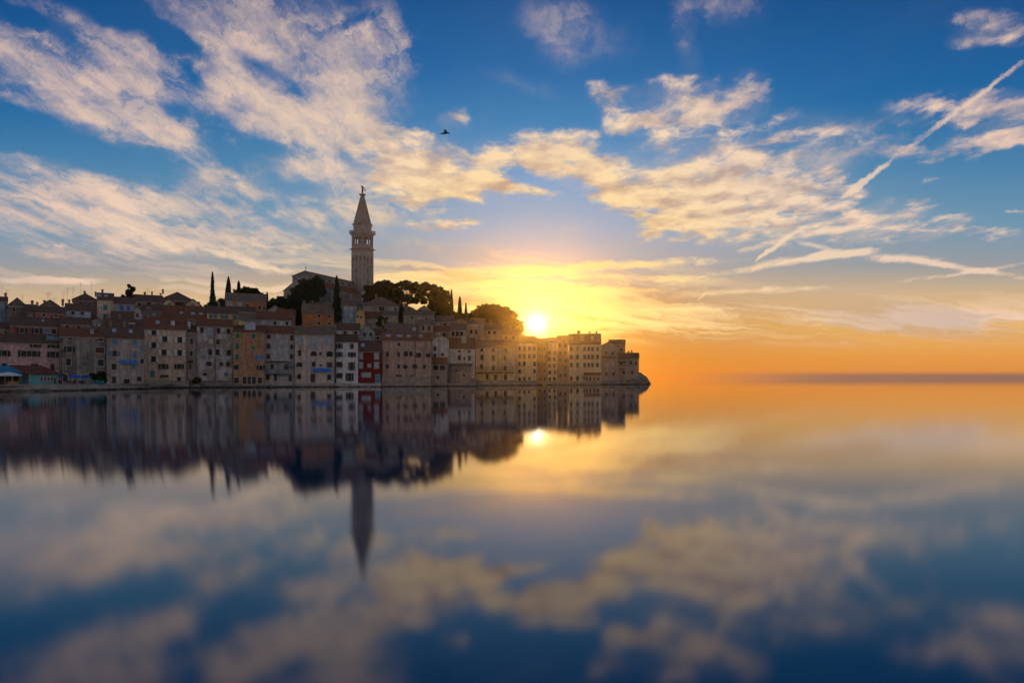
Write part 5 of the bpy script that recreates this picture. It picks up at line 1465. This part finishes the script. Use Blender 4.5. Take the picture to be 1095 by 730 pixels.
cloth('bright blue sheet stretched across the grey house front', 127, 384.4, 147, 387.4, 157.2, (0.03, 0.17, 0.50), .35)
cloth('small orange towel hanging below a blue shuttered window', 120.4, 381.6, 125, 384, 157.6, (0.48, 0.12, 0.04), .0)
cloth('blue banner on the weathered stone house', 334.5, 393.6, 353.5, 397.4, 185.5, (0.02, 0.15, 0.50), .0, 'banner', 'banner')
def awning(label, px0, px1, py, d_, colr, dep=1.0):
    c, rz_, w_ = front_frame(px0, px1, py, d_)
    root = link('awning', None, None, tuple(c), rz_); tag(root, label, 'awning')
    B = MB(); B.slab((-w_, -dep, -.25), (w_, -dep, -.25), (w_, -.02, .1), (-w_, -.02, .1), .06); B.box(-w_, w_, -dep - .03, -dep, -.5, -.26); B.build('canopy', plain('awning_cloth', colr), root)
    B = MB()
    for s_ in (-1, 1): B.tube([(s_ * w_ * .95, -.02, -.7), (s_ * w_ * .95, -dep + .05, -.33)], .025, 5)
    B.build('bracket', METAL, root)
awning('pale blue awning over the dark door of the blue sheet house', 114, 128, 401, 158, (0.06, 0.22, 0.32))
awning('dark awning over the cream door of the beige house', 171.4, 180, 400.8, 172, (0.02, 0.03, 0.04), .8)
awning('dark wooden overhang on the narrow shadowed house', 200.5, 206.6, 385.4, 175, (0.02, 0.018, 0.016), 1.2)
awning('low tiled porch roof on the grey gabled house', 644.5, 659.5, 381.4, 270, (0.10, 0.06, 0.04), 1.4)
awning('brown porch roof on the last stone house', 660.5, 671, 386.4, 276, (0.10, 0.06, 0.04), 1.6)

# balconies
def balcony(label, px0, px1, py_f, d_, dep, rail=1.0, colr=(0.09, 0.14, 0.17), posts_to=None):
    a, rz_, w_ = front_frame(px0, px1, py_f, d_)
    root = link('balcony', None, None, tuple(a), rz_); tag(root, label, 'balcony')
    m2_ = plain('balcony_paint', colr)
    B = MB(); B.box(-w_, w_, -dep, -.01, -.28, 0); B.build('floor_slab', m2_, root)
    B = MB(); B.box(-w_, w_, -dep, -dep + .08, rail - .05, rail + .07)
    n = int(w_ * 2 / .35)
    for k in range(n + 1): B.box(-w_ + 2 * w_ * k / n * .985, -w_ + 2 * w_ * k / n * .985 + .07, -dep + .01, -dep + .045, .001, rail - .051)
    B.build('railing', m2_, root)
    if posts_to is not None:
        z = EYE + (HY - posts_to) / F * d_ - a.z
        B = MB()
        for x in (-w_ + .1, 0, w_ - .1): B.box(x - .07, x + .07, -dep + .1, -dep + .24, .002, z)
        B.box(-w_, w_, -dep - .1, -.01, z + .001, z + .14)
        B.build('canopy_frame', m2_, root)
balcony('long balcony with thin posts and a blue canopy frame', 284.5, 309, 398.6, 184, 1.6, .95, posts_to=386.4)
balcony('narrow iron balcony on the yellow ochre house front', 505, 549, 398, 227, 1.5, 1.6, (0.06, 0.05, 0.045))
balcony('small balcony on the right part of the blue balcony house', 305, 314.5, 391, 184, 1.0, .9)

# boats' place: a flight of steps and small landing stones are part of the shore
L2 = MB()
for k in range(6): L2.box(-1.6, 1.6, k * .35, k * .35 + .349, -1.0, .15 + k * .15)
ob = L2.build('stone_steps', STONE); ob.location = ((203.5 - CX) / F * 171, 170.5, 0); tag(ob, 'small stone steps down to the water beside the beige house', 'steps')

# ------------------------------------------------------------------ gull
DB = 62.0
bp = at(475.6, 142.6, DB)
gull = link('gull', None, None, tuple(bp), math.radians(-8)); gull.rotation_euler = (math.radians(6), 0, math.radians(-8)); gull.scale = (1.2, 1.2, 1.2); tag(gull, 'dark gull in flight above the bell tower', 'bird')
GUL = plain('gull_plumage', (0.06, 0.06, 0.065), .8)
V_ = [(0, 0, 0), (.16, 0, .01), (.27, 0, .0), (.34, 0, -.02), (.40, 0, -.05), (-.18, 0, -.015), (-.36, 0, -.05)]
link('body', skin_mesh('body', V_, [(0, 1), (1, 2), (2, 3), (3, 4), (0, 5), (5, 6)], [.075, .07, .05, .045, .014, .055, .02], GUL), gull)
def wing(pts, chord, thick=.016):
    B = MB()
    n = len(pts)
    for i in range(n - 1):
        p0, p1 = Vector(pts[i]), Vector(pts[i + 1]); c0, c1 = chord[i], chord[i + 1]
        a = [p0 + Vector((c0 / 2, 0, 0)), p1 + Vector((c1 / 2, 0, 0)), p1 - Vector((c1 / 2, 0, 0)), p0 - Vector((c0 / 2, 0, 0))]
        B.add([*a, *[v - Vector((0, 0, thick)) for v in a]], [(0, 1, 2, 3), (7, 6, 5, 4), (0, 4, 5, 1), (2, 6, 7, 3), (1, 5, 6, 2), (3, 7, 4, 0)])
    B.build('wing', GUL, gull)
wing([(.05, .05, .03), (.03, .18, .19), (-.03, .28, .31), (-.13, .36, .37), (-.25, .42, .38)], [.20, .19, .15, .09, .02])
wing([(.05, -.05, .03), (.10, -.22, .09), (.19, -.40, .03), (.30, -.54, -.09), (.36, -.60, -.17)], [.20, .19, .15, .09, .02])
B = MB(); B.slab((-.30, -.03, -.03), (-.30, .03, -.03), (-.46, .07, -.06), (-.46, -.07, -.06), .012); B.build('tail', GUL, gull)

# ------------------------------------------------------------------ evening haze over the bay
m_, N = new_mat('haze_air')
pvol = N.node('ShaderNodeVolumePrincipled')
N.put(pvol.inputs['Color'], (1.0, 0.97, 0.92))
pvol.inputs['Density'].default_value = HAZE
pvol.inputs['Anisotropy'].default_value = 0.925
o = N.node('ShaderNodeOutputMaterial'); N.l.new(pvol.outputs[0], o.inputs[1])
B = MB(); B.box(-1020, 1020, -420, 1020, -5.5, 112)
tag(B.build('haze', m_), kind='stuff')
